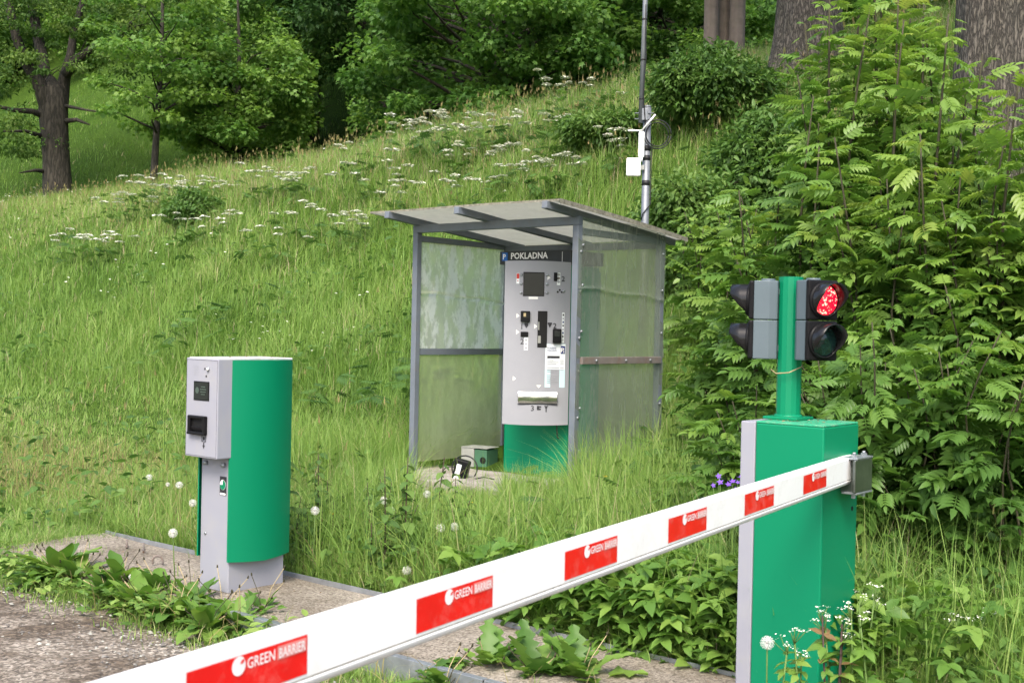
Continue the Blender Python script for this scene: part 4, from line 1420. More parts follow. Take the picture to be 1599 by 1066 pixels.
def tall_grass_front():
    """long blades round the shelter foot, the verge at right and along the slab"""
    L = Leaves()
    def zone(n, fn):
        x, y = fn(n)
        k = free(x, y); x, y = x[k], y[k]
        n = len(x)
        h = trodden(x, y, H(x, y), rng.uniform(.3, .75, n))
        L.add(*blades(np.stack([x, y, H(x, y)], 1), h, rng.uniform(.004, .009, n), rng.uniform(0, 6.28, n), np.abs(rng.normal(.45, .3, n)), np.clip(rng.normal(.55, .16, n), .1, .9), 5))
    def box(u0, u1, v0, v1):
        def f(n):
            u = rng.uniform(u0, u1, n); v = rng.uniform(v0, v1, n)
            return xy(u, v)
        return f
    zone(11000, box(5.3, 7.1, -6.1, -3.2))
    zone(5000, box(7.0, 9.5, -5.3, -3.2))
    zone(2600, box(6.0, 7.3, -9.0, -7.1))
    zone(3500, box(4.4, 6.2, -1.9, 1.5))
    zone(3000, box(3.2, 4.4, -.85, 1.0))
    zone(3600, box(4.4, 6, -4.2, -2.0))
    zone(1800, box(4.4, 5.4, -5.8, -4.0))
    L.build('long_grass', M['grass'], label='long arching grass blades round the shelter foot and verge', cat='grass', kind='stuff')
    # straw coloured dead stalks left of the terminal and along the slab
    L = Leaves()
    n = 2400
    u = rng.uniform(4.4, 6.4, n); v = rng.uniform(-11.5, -4.0, n)
    x, y = xy(u, v)
    L.add(*blades(np.stack([x, y, H(x, y)], 1), rng.uniform(.15, .5, n), rng.uniform(.003, .006, n), rng.uniform(0, 6.28, n), rng.uniform(.1, 1.4, n), rng.uniform(.6, 1, n), 4))
    n = 260
    u = rng.uniform(3.3, 3.6, n); v = rng.uniform(-7.6, -1.5, n)
    x, y = xy(u, v)
    L.add(*blades(np.stack([x, y, H(x, y) + .03], 1), rng.uniform(.1, .35, n), rng.uniform(.003, .006, n), rng.uniform(0, 6.28, n), rng.uniform(.3, 1.5, n), rng.uniform(.6, 1, n), 4))
    L.build('straw', M['seed'], label='dead straw-coloured stalks lying in the verge grass', cat='dry grass', kind='stuff')
tall_grass_front()

def low_moss():
    """short tufts on the road side of the slab and cracks"""
    L = Leaves()
    n = 9000
    u = 3.53 - np.abs(rng.normal(0, .13, n)); v = rng.uniform(-7.4, -1.0, n)
    x, y = xy(u, v)
    k = wob(x, y, 5, 2) > -.45; x, y = x[k], y[k]; n = len(x)
    L.add(*blades(np.stack([x, y, np.zeros(n) - .005], 1), rng.uniform(.03, .12, n), rng.uniform(.003, .006, n), rng.uniform(0, 6.28, n), rng.uniform(.2, 1.2, n), np.clip(rng.normal(.55, .2, n), .1, .97), 3))
    n = 420
    v = rng.uniform(-6.9, -1.2, n); u = rng.choice([3.6, 4.3, 3.95], n) + rng.normal(0, .04, n)
    x, y = xy(u, v)
    k = wob(x, y, 4, 6) > .1; x, y = x[k], y[k]; n = len(x)
    L.add(*blades(np.stack([x, y, np.zeros(n) + SLAB_Z - .005], 1), rng.uniform(.03, .1, n), rng.uniform(.003, .005, n), rng.uniform(0, 6.28, n), rng.uniform(.2, 1.0, n), np.clip(rng.normal(.55, .2, n), .1, .97), 3))
    n = 2600
    v = rng.uniform(-8.2, -3.9, n); u = 3.5 + rng.normal(-.02, .10, n)
    x, y = xy(u, v)
    k = wob(x, y, 4, 3) > -.3; x, y = x[k], y[k]; n = len(x)
    s_ = rng.uniform(.025, .075, n)
    L.add(*inst(*LEAF6, np.stack([x, y, rng.uniform(.0, .11, n) + .01], 1), az_frames(n, (-.2, .8), .5), np.stack([s_ * 1.2, s_, s_], 1), rng.uniform(.1, .85, n)))
    n = 5000
    u = rng.choice([4.38, 4.42], n) + np.abs(rng.normal(0, .08, n)); v = rng.uniform(-8.5, -.9, n)
    x, y = xy(u, v)
    L.add(*blades(np.stack([x, y, np.zeros(n) + .05], 1), rng.uniform(.1, .3, n), rng.uniform(.003, .006, n), rng.uniform(0, 6.28, n), rng.uniform(.3, 1.2, n), np.clip(rng.normal(.55, .2, n), .1, .97), 3))
    n = 1500
    v = -7.06 + rng.normal(-.05, .12, n); u = rng.uniform(3.5, 4.4, n)
    x, y = xy(u, v)
    L.add(*blades(np.stack([x, y, np.zeros(n) + .04], 1), rng.uniform(.06, .2, n), rng.uniform(.003, .006, n), rng.uniform(0, 6.28, n), rng.uniform(.3, 1.3, n), np.clip(rng.normal(.55, .2, n), .1, .97), 3))
    L.build('kerb_grass', M['grass'], label='short sparse grass along the kerb and slab cracks', cat='grass', kind='stuff')
low_moss()

def gravel():
    n = 5200
    u = 3.5 - np.abs(rng.normal(0, .55, n)); w = rng.uniform(-9.5, -2.2, n)
    x, y = xy(u, w)
    k = (wob(x, y, 2.2, 3) + rng.normal(0, .3, n)) > -.1
    x, y = x[k], y[k]; n = len(x)
    tv = np.array([[1, 0, 0], [.3, .9, .05], [-.8, .6, 0], [-.7, -.7, .05], [.4, -.8, 0], [.1, .1, .75]]) * np.array([1, .8, .8])
    tf = [np.array([[0, 1, 5], [1, 2, 5], [2, 3, 5], [3, 4, 5], [4, 0, 5]])]
    V = inst(tv, tf, np.stack([x, y, np.full(n, .008)], 1), az_frames(n, (-.2, .2), .2), rng.uniform(.003, .011, n) * (1 + (rng.random(n) < .05)), rng.random(n))
    np_mesh('gravel', V[0], V[1], M['stone'], V[2], label='loose pale gravel strewn along the road edge', cat='gravel', kind='stuff')
gravel()

# ---------------------------------------------------------------- broad-leaved rosettes
def strap_leaf(seg=7, toothed=False):
    """long leaf rising then arching over; length 1 in y"""
    V, Fq = [], []
    for i in range(seg + 1):
        t = i / seg
        w = .17 * math.sin(math.pi * min(1, t * .92 + .08)) ** .7 * (.55 + .6 * t)
        if toothed: w *= (1.25 if i % 2 else .55)
        if i == seg: w = .01
        if i == 0: w = .03
        V += [[w, t, .03], [0, t, 0], [-w, t, .03]]
    for i in range(seg):
        a = 3 * i
        Fq += [[a, a + 3, a + 4, a + 1], [a + 1, a + 4, a + 5, a + 2]]
    return np.array(V, float), [np.array(Fq)]
STRAP = strap_leaf(7); TOOTH = strap_leaf(12, True)

def rosette(parent, n, size, mat, toothed=False, up=.9):
    L = Leaves()
    tv, tf = TOOTH if toothed else STRAP
    for i in range(n):
        az = rng.uniform(0, 2 * math.pi); el = rng.uniform(.45, 1.5) * up
        l = size * rng.uniform(.6, 1.15)
        v = tv.copy()
        t = v[:, 1].copy()
        bend = rng.uniform(.5, 1.5)
        ang = el - bend * t
        # integrate the arch
        ts = np.linspace(0, 1, 40); an = el - bend * ts
        yy = np.interp(t, ts, np.cumsum(np.cos(an)) / 40); zz = np.interp(t, ts, np.cumsum(np.sin(an)) / 40)
        wv = .035 * np.sin(t * 16 + i)
        x = v[:, 0] * rng.uniform(.8, 1.25)
        P = np.stack([x, yy - v[:, 2] * np.sin(ang), zz + v[:, 2] * np.cos(ang) + wv * np.abs(x) / .17], 1) * l
        c, s = math.cos(az), math.sin(az)
        P = np.stack([P[:, 0] * c - P[:, 1] * s, P[:, 0] * s + P[:, 1] * c, P[:, 2]], 1)
        tn = rng.uniform(.1, .88)
        L.add(P, tf, np.full(len(P), tn))
    return L.build('leaf_rosette', mat, parent)

def on_slab(px, py, z):
    r = ray(px, py); t = (z - CAMZ) / r.z
    return Vector((r.x * t, r.y * t, z))

def weeds():
    spec = [  # px, py of base, z, leaves, size, toothed, label
        (88, 908, .02, 26, .25, 0, 'dock plant with long upright leaves at the left end of the slab'),
        (165, 935, .02, 18, .19, 0, 'low dock plant on the road edge just right of the leftmost clump'),
        (222, 955, .01, 22, .2, 0, 'leafy dock clump on the kerb left of the terminal foot'),
        (278, 972, .01, 22, .2, 0, 'dock clump growing directly below the terminal foot'),
        (322, 990, .01, 20, .19, 0, 'dock clump with a reddish leaf between terminal foot and boom'),
        (375, 985, .02, 20, .18, 0, 'dock clump at the kerb, the last one left of the boom stripe'),
        (190, 915, .08, 16, .2, 0, 'small bright dock on the slab edge behind the kerb clumps'),
        (120, 915, .02, 20, .2, 0, 'dock plant between the leftmost clump and the low road-edge dock'),
        (250, 940, .02, 20, .19, 0, 'dock plant tight in front of the lifting ring'),
        (300, 955, .03, 20, .18, 0, 'dock plant directly against the terminal foot'),
        (348, 965, .03, 18, .17, 0, 'dock plant right of the terminal front corner'),
        (410, 960, .06, 12, .13, 0, 'small dock plant on the slab right of the terminal foot'),
        (760, 1062, .02, 18, .2, 1, 'dandelion rosette with toothed leaves under the boom, left one'),
        (835, 1075, .02, 20, .23, 1, 'dandelion rosette with toothed leaves under the boom, middle one'),
        (905, 1080, .02, 16, .22, 1, 'dandelion rosette with toothed leaves nearest the slab edge'),
        (690, 1085, .02, 14, .16, 1, 'small dandelion rosette low in front of the metal kerb'),
    ]
    for (px, py, z, n, s, tooth, lab) in spec:
        p = on_slab(px, py, z)
        t = empty('dandelion_plant' if tooth else 'dock_plant', p, rng.uniform(0, 6), label=lab, cat='dandelion' if tooth else 'dock', group='broad-leaved weeds along the kerb')
        rosette(t, int(n * 1.9), s * (1.25 if tooth else 1.12), M['dockleaf'], tooth)
        b = MB()
        for k in range(4):
            a = rng.uniform(0, 6.28); h = rng.uniform(.1, .24)
            b.tube([(0, 0, 0), (.05 * math.cos(a), .05 * math.sin(a), h * .6), (.12 * math.cos(a), .12 * math.sin(a), h)], .002, M['drystem'] if k % 2 else M['brownstem'], 5)
            b.tube([(.12 * math.cos(a), .12 * math.sin(a), h), (.123 * math.cos(a), .123 * math.sin(a), h + .014)], [.005, .003], M['brownstem'], 6)
        b.build('flower_stalk', t)
    # big plant in front of the cabinet's foot
    p = pix(1200, 1066, 4.05); p.z = .05
    t = empty('broadleaf_weed', p, 0, label='broad drooping leaf plant against the lower corner of the barrier cabinet', cat='weed')
    rosette(t, 14, .33, M['dockleaf'], False, 1.2)
weeds()

# ---------------------------------------------------------------- dandelion clocks
def clocks():
    def head(parent, z, r):
        L = Leaves(); n = 110
        k = np.arange(n) + .5
        ph = np.arccos(1 - 2 * k / n); th = np.pi * (1 + 5 ** .5) * k
        d = np.stack([np.cos(th) * np.sin(ph), np.sin(th) * np.sin(ph), np.cos(ph)], 1)
        rr = r * rng.uniform(.9, 1.02, n)
        V = [];
        o = np.array([0, 0, z])
        for i in range(n):
            a = np.cross(d[i], [0, 0, 1]); a /= max(np.linalg.norm(a), 1e-3); c = np.cross(d[i], a)
            w = .0006
            V += [o + a * w, o - a * w, o + d[i] * rr[i] - a * w, o + d[i] * rr[i] + a * w]
            for q in range(3):
                an = q * 2.09 + i
                e = a * math.cos(an) + c * math.sin(an)
                e2 = a * math.cos(an + .5) + c * math.sin(an + .5)
                V += [o + d[i] * rr[i] * .93, o + d[i] * rr[i] * 1.02 + e * r * .2, o + d[i] * rr[i] * 1.02 + e2 * r * .2]
        V = np.array(V)
        base = (np.arange(n) * 13)[:, None]
        Q = base + np.array([[0, 1, 2, 3]])
        T = np.concatenate([base + np.array([[4 + 3 * q, 5 + 3 * q, 6 + 3 * q]]) for q in range(3)])
        np_mesh('seed_head', V, [Q, T], M['pappus'], None, parent)
    def stem(parent, z, bend):
        b = MB(); b.tube([(bend[0], bend[1], 0), (bend[0] * .4, bend[1] * .4, z * .5), (0, 0, z)], [.0035, .003, .0025], M['stem'], 6)
        b.tube([(0, 0, z - .006), (0, 0, z + .004)], [.004, .006], M['brownstem'], 8)
        b.build('stalk', parent)
    spec = [(270, 832, 6.1, 'large white dandelion clock just left of the grey terminal foot'),
            (280, 757, 8.0, 'dandelion clock in the verge left of the terminal, the highest of those there'),
            (262, 756, 8.3, 'smaller dandelion clock close left of the highest one by the terminal'),
            (301, 785, 7.4, 'dandelion clock half hidden behind the terminal side cover'),
            (492, 797, 7.0, 'dandelion clock among the nettles right of the terminal'),
            (599, 781, 7.6, 'big fluffy dandelion clock above the nettle tops'),
            (612, 795, 7.5, 'ragged small dandelion clock beside the big fluffy one'),
            (667, 771, 7.9, 'dandelion clock in the grass below the black adapter'),
            (688, 824, 6.9, 'left dandelion clock of the pair on long stalks behind the boom'),
            (710, 822, 6.9, 'right dandelion clock of the pair on long stalks behind the boom'),
            (635, 890, 6.2, 'dandelion clock low down just above the boom edge'),
            (1198, 1003, 4.1, 'dandelion clock before the lower corner of the barrier cabinet'),
            (233, 745, 8.8, 'faint far dandelion clock in the straw left of the terminal'),
            (205, 900, 6.2, 'tiny dandelion clock low above the slab at left')]
    for (px, py, Y, lab) in spec:
        if 480 < px < 720 and Y > 6.8: Y -= .45
        p = pix(px, py, Y); g = hz(p.x, p.y)
        u, v = uv(p.x, p.y)
        if 3.5 < u < 4.36 and -7 < v < -.85: g = SLAB_Z
        t = empty('dandelion_clock', (p.x, p.y, g), rng.uniform(0, 6), label=lab, cat='dandelion', group='dandelion clocks in the verge')
        z = max(.06, p.z - g)
        head(t, z, .024 if 'tiny' not in lab and 'small' not in lab else .015); stem(t, z, (rng.normal(0, .06), rng.normal(0, .06)))
clocks()

# ---------------------------------------------------------------- nettles
def nettles():
    def make(h, lab):
        t = empty('nettle', (0, 0, 0), 0, label=lab, cat='nettle', group='nettles right of the terminal')
        b = MB()
        bx, by = rng.normal(0, .05), rng.normal(0, .05)
        pts = [(bx * q * q, by * q * q, h * q) for q in np.linspace(0, 1, 6)]
        b.tube(pts, [.0045, .004, .004, .0035, .003, .002], M['pstem'], 6); b.build('stalk', t)
        L = Leaves()
        n = int(h / .045)
        P, az, sc, ti = [], [], [], []
        for i in range(n):
            q = .12 + .88 * i / n
            for s in (0, math.pi):
                P.append((bx * q * q, by * q * q, h * q)); az.append(i * math.pi / 2 + s + rng.normal(0, .3))
                sc.append(.115 * (1 - .62 * q) * rng.uniform(.7, 1.25) + .012); ti.append(rng.uniform(.1, .7) + .2 * q)
        P = np.array(P); az = np.array(az); sc = np.array(sc)
        Rm = az_frames(len(P), (-.75, .0), .25, az)
        L.add(*inst(*LEAF6, P, Rm, np.stack([sc * 1.5, sc, sc], 1), np.array(ti)))
        L.build('foliage', M['nettleleaf'], t)
        return t
    lab = 'dark-stemmed nettle in the patch between the terminal and the boom'
    protos = [make(h, lab) for h in (.56, .46, .64, .38)]
    pos = []
    for i in range(27):
        u = rng.uniform(4.45, 5.2); v = rng.uniform(-5.75, -4.5)
        pos.append(xy(u, v))
    for i, (x, y) in enumerate(pos):
        o = protos[i] if i < 4 else copy_thing(protos[i % 4])
        o.location = (x, y, hz(x, y)); o.rotation_euler = (0, 0, rng.uniform(0, 6.28)); s = rng.uniform(.75, 1.1); o.scale = (s, s, s)
nettles()

# ---------------------------------------------------------------- ground elder and ferny mounds by the cabinet
def ground_elder():
    L = Leaves()
    n = 2100
    u = 4.30 + np.abs(rng.normal(0, .45, n)); v = rng.normal(-2.75, .5, n)
    u2 = rng.uniform(4.6, 6.3, 1500); v2 = rng.uniform(-2.0, .9, 1500)
    u3 = rng.uniform(3.9, 4.6, 500); v3 = rng.uniform(-.85, .6, 500)
    u = np.concatenate([u, u2, u3]); v = np.concatenate([v, v2, v3])
    x, y = xy(u, v); n = len(x)
    mound = np.exp(-((u - 4.7) / .6) ** 2)
    z = H(x, y) + rng.uniform(.04, .36, n) * (.55 + .6 * mound)
    sc = rng.uniform(.075, .185, n)
    L.add(*inst(*TRI, np.stack([x, y, z], 1), az_frames(n, (-.5, .35), .5), sc, rng.uniform(.15, .9, n)))
    L.build('ground_elder', M['dockleaf'], label='ground elder leaves massed between the slab and barrier cabinet', cat='ground cover', kind='stuff')
    L = Leaves()
    n = 800
    u = rng.normal(6.5, .5, n); v = rng.normal(-3.1, .55, n)
    x, y = xy(u, v)
    z = H(x, y) + rng.uniform(.05, .5, n)
    L.add(*inst(*PIN5, np.stack([x, y, z], 1), az_frames(n, (-.4, .6), .35), rng.uniform(.12, .24, n), rng.uniform(.1, .75, n)))
    n = 700
    u = rng.normal(8.2, .8, n); v = rng.normal(-3.9, .5, n)
    x, y = xy(u, v)
    z = H(x, y) + rng.uniform(.05, .5, n)
    L.add(*inst(*PIN5, np.stack([x, y, z], 1), az_frames(n, (-.4, .6), .35), rng.uniform(.12, .24, n), rng.uniform(.1, .75, n)))
    L.build('feathery_herb', M['herb'], label='feathery dark green herb mound right of the shelter', cat='ground cover', kind='stuff')
ground_elder()

# ---------------------------------------------------------------- cow parsley
HEX = (np.array([[math.cos(a), math.sin(a), .1 * math.cos(3 * a)] for a in np.linspace(0, 2 * math.pi, 6, endpoint=False)]), [np.array([[0, 1, 2], [0, 2, 3], [0, 3, 4], [0, 4, 5]])])
def parsley_mesh(nst, spread, h, ur, seed_r=.011):
    """a clump of stems, each ending in a flat umbel; returns (petals V,F) and stems MB"""
    P = []; b = MB()
    for i in range(nst):
        x, y = rng.normal(0, spread), rng.normal(0, spread * .6)
        hh = h * rng.uniform(.75, 1.1)
        b.tube([(x * .4, y * .4, 0), (x * .8, y * .8, hh * .6), (x, y, hh - .03)], .004, M['stem'], 5)
        k = 26
        rr = ur * rng.uniform(.6, 1.15)
        for j in range(k):
            a = j * 2.4; q = math.sqrt((j + .5) / k)
            P.append((x + rr * q * math.cos(a), y + rr * q * math.sin(a), hh + rng.normal(0, .006) - .02 * q * q))
            if j % 5 == 0: b.tube([(x, y, hh - .035), P[-1]], .0015, M['stem'], 3, caps=False)
    P = np.array(P)
    return P, b
def parsleys():
    spec = [  # px,py, stems, spread, label
        (290, 297, 26, .5, 'largest cow parsley clump, high on the left of the bank above a dark tuft'),
        (215, 322, 10, .35, 'cow parsley at the left end of the upper white row'),
        (420, 287, 12, .4, 'long low cow parsley clump right of the largest clump'),
        (468, 287, 4, .18, 'small cow parsley group at the right end of the upper row'),
        (312, 355, 9, .35, 'thin scattered cow parsley below the largest clump'),
        (118, 380, 9, .3, 'cow parsley at far left, below the old tree'),
        (158, 384, 6, .25, 'cow parsley just right of the far-left clump'),
        (480, 343, 5, .17, 'small cow parsley halfway down the bank left of the roof'),
        (540, 356, 9, .3, 'cow parsley nearest the left corner of the shelter roof'),
        (585, 280, 7, .25, 'cow parsley above and left of the shelter roof corner'),
        (610, 308, 7, .25, 'cow parsley directly above the roof left corner'),
        (660, 214, 6, .3, 'faint cow parsley left of the long white band'),
        (715, 213, 20, .55, 'left half of the long white cow parsley band near the crest'),
        (770, 204, 18, .5, 'right half of the long white cow parsley band near the crest'),
        (850, 268, 16, .32, 'broad cow parsley clump above the middle of the shelter roof'),
        (790, 258, 7, .22, 'cow parsley left of the broad clump over the roof'),
        (728, 302, 8, .24, 'cow parsley low over the shelter roof'),
        (722, 250, 5, .17, 'small cow parsley below the long white band'),
        (868, 210, 5, .25, 'cow parsley right of the long white band'),
        (970, 232, 6, .2, 'cow parsley just left of the antenna mast'),
        (428, 382, 4, .2, 'lone cow parsley low on the bank above the terminal'),
        (570, 243, 4, .25, 'sparse cow parsley high in the middle of the bank'),
        (910, 150, 8, .5, 'cow parsley at the crest left of the mast'),
        (1085, 345, 5, .2, 'cow parsley right of the mast under the dark shrub'),
    ]
    for (px, py, n, sp, lab) in spec:
        g = ghit(px, py + 8)
        d = g.y
        g = ghit(px, py + .52 * F / d * .9)
        t = empty('cow_parsley', g, 0, label=lab, cat='cow parsley', group='white cow parsley clumps on the meadow bank')
        kk = max(1, g.y / 15) ** .5
        P, b = parsley_mesh(int(n * 1.2) + 1, sp * kk * 1.2, .68, .085 * kk)
        V = inst(*HEX, P, az_frames(len(P), (-.15, .15), .25), rng.uniform(.013, .024, len(P)) * kk, np.zeros(len(P)))
        np_mesh('blossom', V[0], V[1], M['umbel'], None, t)
        b.build('stalk', t)
        m = 10 + n * 2
        q = np.stack([rng.normal(0, sp * kk * .8, m), rng.normal(0, sp * .6, m), rng.uniform(.1, .42, m)], 1)
        L = Leaves(); L.add(*inst(*PIN5, q, az_frames(m, (-.4, .5), .35), rng.uniform(.15, .3, m), rng.uniform(.05, .6, m)))
        L.build('foliage', M['herb'], t)
parsleys()

def small_flowers():
    # violet cranesbill near the cabinet, yellow buttercups
    p = pix(1134, 752, 5.6); g = hz(p.x, p.y)
    t = empty('cranesbill', (p.x, p.y, g), 0, label='violet cranesbill flowers left of the barrier cabinet', cat='wild flower')
    b = MB(); Q = []
    for i in range(9):
        q = Vector((rng.normal(0, .045), rng.normal(0, .05), p.z - g + rng.normal(0, .03)))
        Q.append(q); b.tube([(q.x * .3, q.y * .3, 0), q], .002, M['stem'], 5)
    b.build('stalk', t)
    Q = np.array(Q)
    tv = np.array([[math.cos(a) * (1 if i % 2 else .45), math.sin(a) * (1 if i % 2 else .45), .25 if i % 2 else 0] for i, a in enumerate(np.linspace(0, 2 * math.pi, 10, endpoint=False))])
    V = inst(tv, [np.array([[0, i, i + 1] for i in range(1, 9)])], Q, frames(np.tile([[1., 0, .2]], (9, 1)), np.tile([[-.1, -.7, .7]], (9, 1)) + rng.normal(0, .3, (9, 3))), rng.uniform(.012, .02, 9), np.zeros(9))
    np_mesh('blossom', V[0], V[1], M['violet'], None, t)
    for (px, py, Y, lab) in ((632, 813, 7.2, 'yellow buttercup low in the grass left of the boom stripes'), (520, 803, 7.2, 'orange-yellow flower among the nettle stems'), (945, 745, 7.6, 'yellow flower in the long grass right of the pay machine'), (737, 786, 7.9, 'small yellow flower below the black adapter')):
        p = pix(px, py, Y); g = hz(p.x, p.y)
        t = empty('buttercup', (p.x, p.y, g), 0, label=lab, cat='wild flower', group='yellow flowers in the verge')
        z = max(.1, p.z - g)
        b = MB(); b.tube([(0, .02, 0), (0, 0, z)], .002, M['stem'], 5); b.build('stalk', t)
        b = MB()
        for k in range(5):
            a = k * 1.256
            b.poly([(0, 0, z), (.014 * math.cos(a - .5), .014 * math.sin(a - .5), z + .008), (.018 * math.cos(a), .018 * math.sin(a), z + .012), (.014 * math.cos(a + .5), .014 * math.sin(a + .5), z + .008)], M['yellow'])
        b.build('blossom', t)
small_flowers()

# ---------------------------------------------------------------- flowering weeds before the cabinet
def front_weeds():
    labs = ['tall weed with creamy flower tuft before the cabinet corner', 'weed with reddish leaves before the cabinet side',
            'low creamy-flowered weed at the cabinet foot', 'pale flowering weed right of the cabinet', 'creamy-flowered weed right of the cabinet at the picture edge']
    pos = [(1325, 925, 4.15), (1300, 960, 4.1), (1240, 985, 4.05), (1345, 915, 4.6), (1510, 950, 4.6)]
    for lab, (px, py, Y) in zip(labs, pos):
        p = pix(px, py, Y); g = .03
        t = empty('flowering_weed', (p.x, p.y, g), 0, label=lab, cat='weed', group='flowering weeds round the cabinet foot')
        b = MB(); L = Leaves(); Q = []
        ns = 3
        for s in range(ns):
            h = (p.z - g) * rng.uniform(.8, 1.02); a = rng.uniform(0, 6.28)
            top = Vector((.10 * math.cos(a) * rng.random(), .08 * math.sin(a) * rng.random(), h))
            mid = Vector((top.x * .5 + rng.normal(0, .015), top.y * .5, h * .5))
            b.tube([(0, 0, 0), mid, top], [.005, .004, .003], M['pstem'] if 'reddish' in lab else M['stem'], 6)
            n = 9
            for i in range(n):
                q = .2 + .75 * i / n
                c = mid * (q * 2) if q < .5 else mid + (top - mid) * (q * 2 - 1)
                c = Vector((c.x, c.y, c.z)) if q >= .5 else Vector((mid.x * q * 2, mid.y * q * 2, mid.z * q * 2))
                L.add(*inst(*TRI, np.array([c]), az_frames(1, (-.3, .5), .3), np.array([rng.uniform(.07, .13)]), np.array([1.0 if 'reddish' in lab and rng.random() < .6 else rng.uniform(.4, .9)])))
            for k in range(5):
                e = top + Vector((rng.normal(0, .02), rng.normal(0, .02), rng.uniform(.0, .03)))
                b.tube([top - Vector((0, 0, .03)), e], .0015, M['stem'], 4)
                for j in range(6): Q.append(e + Vector((rng.normal(0, .007), rng.normal(0, .007), rng.uniform(0, .008))))
        b.build('stalk', t); L.build('foliage', M['dockleaf'], t)
        Q = np.array(Q); V = inst(*HEX, Q, az_frames(len(Q), (-.3, .3), .5), rng.uniform(.0022, .004, len(Q)), np.zeros(len(Q)))
        np_mesh('blossom', V[0], V[1], M['umbel'], None, t)
front_weeds()

# ---------------------------------------------------------------- ash thicket at right
def ash_shrub(px, Y, top_py, width, n_st, label, tlo=.15, thi=1.0, mat='ash', leaf=.235, dens=1.75):
    c = pix(px, 500, Y); g = hz(c.x, c.y)
    ht = pix(px, top_py, Y).z - g
    t = empty('ash_shrub', (c.x, c.y, g), 0, label=label, cat='shrub', group='ash shrubs in the thicket at right')
    b = MB(); P, A, S, T, DZ = [], [], [], [], []
    for s in range(n_st):
        a = rng.uniform(0, 2 * math.pi)
        rr = width * math.sqrt(rng.random())
        bx, by = rr * .45 * math.cos(a), rr * .45 * math.sin(a) * .8
        tx, ty = rr * math.cos(a), rr * math.sin(a) * .8
        h = ht * (1 - .34 * (rr / width) ** 2) * rng.uniform(.78, 1.08)
        pts = []
        w1, w2 = rng.normal(0, .04), rng.normal(0, .04)
        for q in np.linspace(0, 1, 8):
            pts.append(Vector((bx + (tx - bx) * q ** 1.3 + w1 * math.sin(q * 7), by + (ty - by) * q ** 1.3 + w2 * math.sin(q * 6), h * q)))
        b.tube(pts, [.013 * (1 - .8 * q) * (h / 2.5) + .002 for q in np.linspace(0, 1, 8)], M['brownstem'], 6)
        nn = int(h / .085 * dens)
        tone = rng.uniform(-.2, .16)
        for i in range(nn):
            q = .10 + .90 * (i + .5) / nn
            k = q * 7; j = min(6, int(k)); pp = pts[j].lerp(pts[j + 1], k - j)
            for sd_ in (0, math.pi):
                if rng.random() < .1: continue
                az = i * math.pi / 2 + sd_ + rng.normal(0, .45)
                off = rng.uniform(0, .32) * (1 - q) + .02
                P.append((pp.x + off * math.cos(az), pp.y + off * math.sin(az), pp.z + rng.normal(0, .03)))
                A.append(az); S.append(leaf * rng.uniform(.5, 1.3) * (1 - .3 * max(0, q - .8) / .2))
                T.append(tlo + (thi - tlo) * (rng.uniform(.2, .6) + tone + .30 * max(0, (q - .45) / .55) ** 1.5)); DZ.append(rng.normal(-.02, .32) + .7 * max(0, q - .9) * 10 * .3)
    P = np.array(P); A = np.array(A); S = np.array(S); T = np.array(T); DZ = np.array(DZ)
    n = len(P)
    f = np.stack([np.cos(A), np.sin(A), DZ], 1)
    nr = np.stack([rng.normal(0, .45, n), rng.normal(0, .45, n), np.ones(n)], 1)
    Rm = frames(f, nr)
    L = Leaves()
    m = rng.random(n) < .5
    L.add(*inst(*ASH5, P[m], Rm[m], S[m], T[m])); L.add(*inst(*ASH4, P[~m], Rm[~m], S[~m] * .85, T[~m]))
    # a second, simpler leaf filling the lower and inner part
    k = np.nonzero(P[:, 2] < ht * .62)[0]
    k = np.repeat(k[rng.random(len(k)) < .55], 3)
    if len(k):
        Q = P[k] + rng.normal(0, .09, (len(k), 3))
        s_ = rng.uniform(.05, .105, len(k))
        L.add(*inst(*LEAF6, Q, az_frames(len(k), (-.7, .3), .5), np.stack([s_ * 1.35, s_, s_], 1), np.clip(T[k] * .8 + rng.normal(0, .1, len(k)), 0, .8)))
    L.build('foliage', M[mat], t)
    b.build('stem', t)
    return t
ash_shrub(1355, 8.2, -45, .95, 26, 'tall ash shrub with bright top rising behind the red signal lamp')
ash_shrub(1450, 7.0, 60, .8, 22, 'ash shrub in the middle right, bright fan of leaflets at its top')
ash_shrub(1560, 6.6, 105, .75, 20, 'ash shrub at the right picture edge before the thick grey trunk')
ash_shrub(1245, 7.8, 160, .6, 18, 'ash shrub with layered leaves directly behind the traffic light')
ash_shrub(1165, 8.6, 400, .38, 12, 'low ash shrub between the shelter and the traffic light', .1, .9)
ash_shrub(1400, 6.2, 470, .75, 18, 'lower dark ash shrub right beside the barrier cabinet', .0, .75)
ash_shrub(1540, 5.9, 520, .6, 14, 'dark low ash shrub at the lower right edge above the grass', .0, .7)
ash_shrub(1195, 6.4, 560, .32, 10, 'knee-high ash growth left of the traffic light post', .05, .8)
ash_shrub(1130, 11.5, 300, .6, 12, 'feathery young ash on the bank behind the shelter roof corner', .3, 1.0)

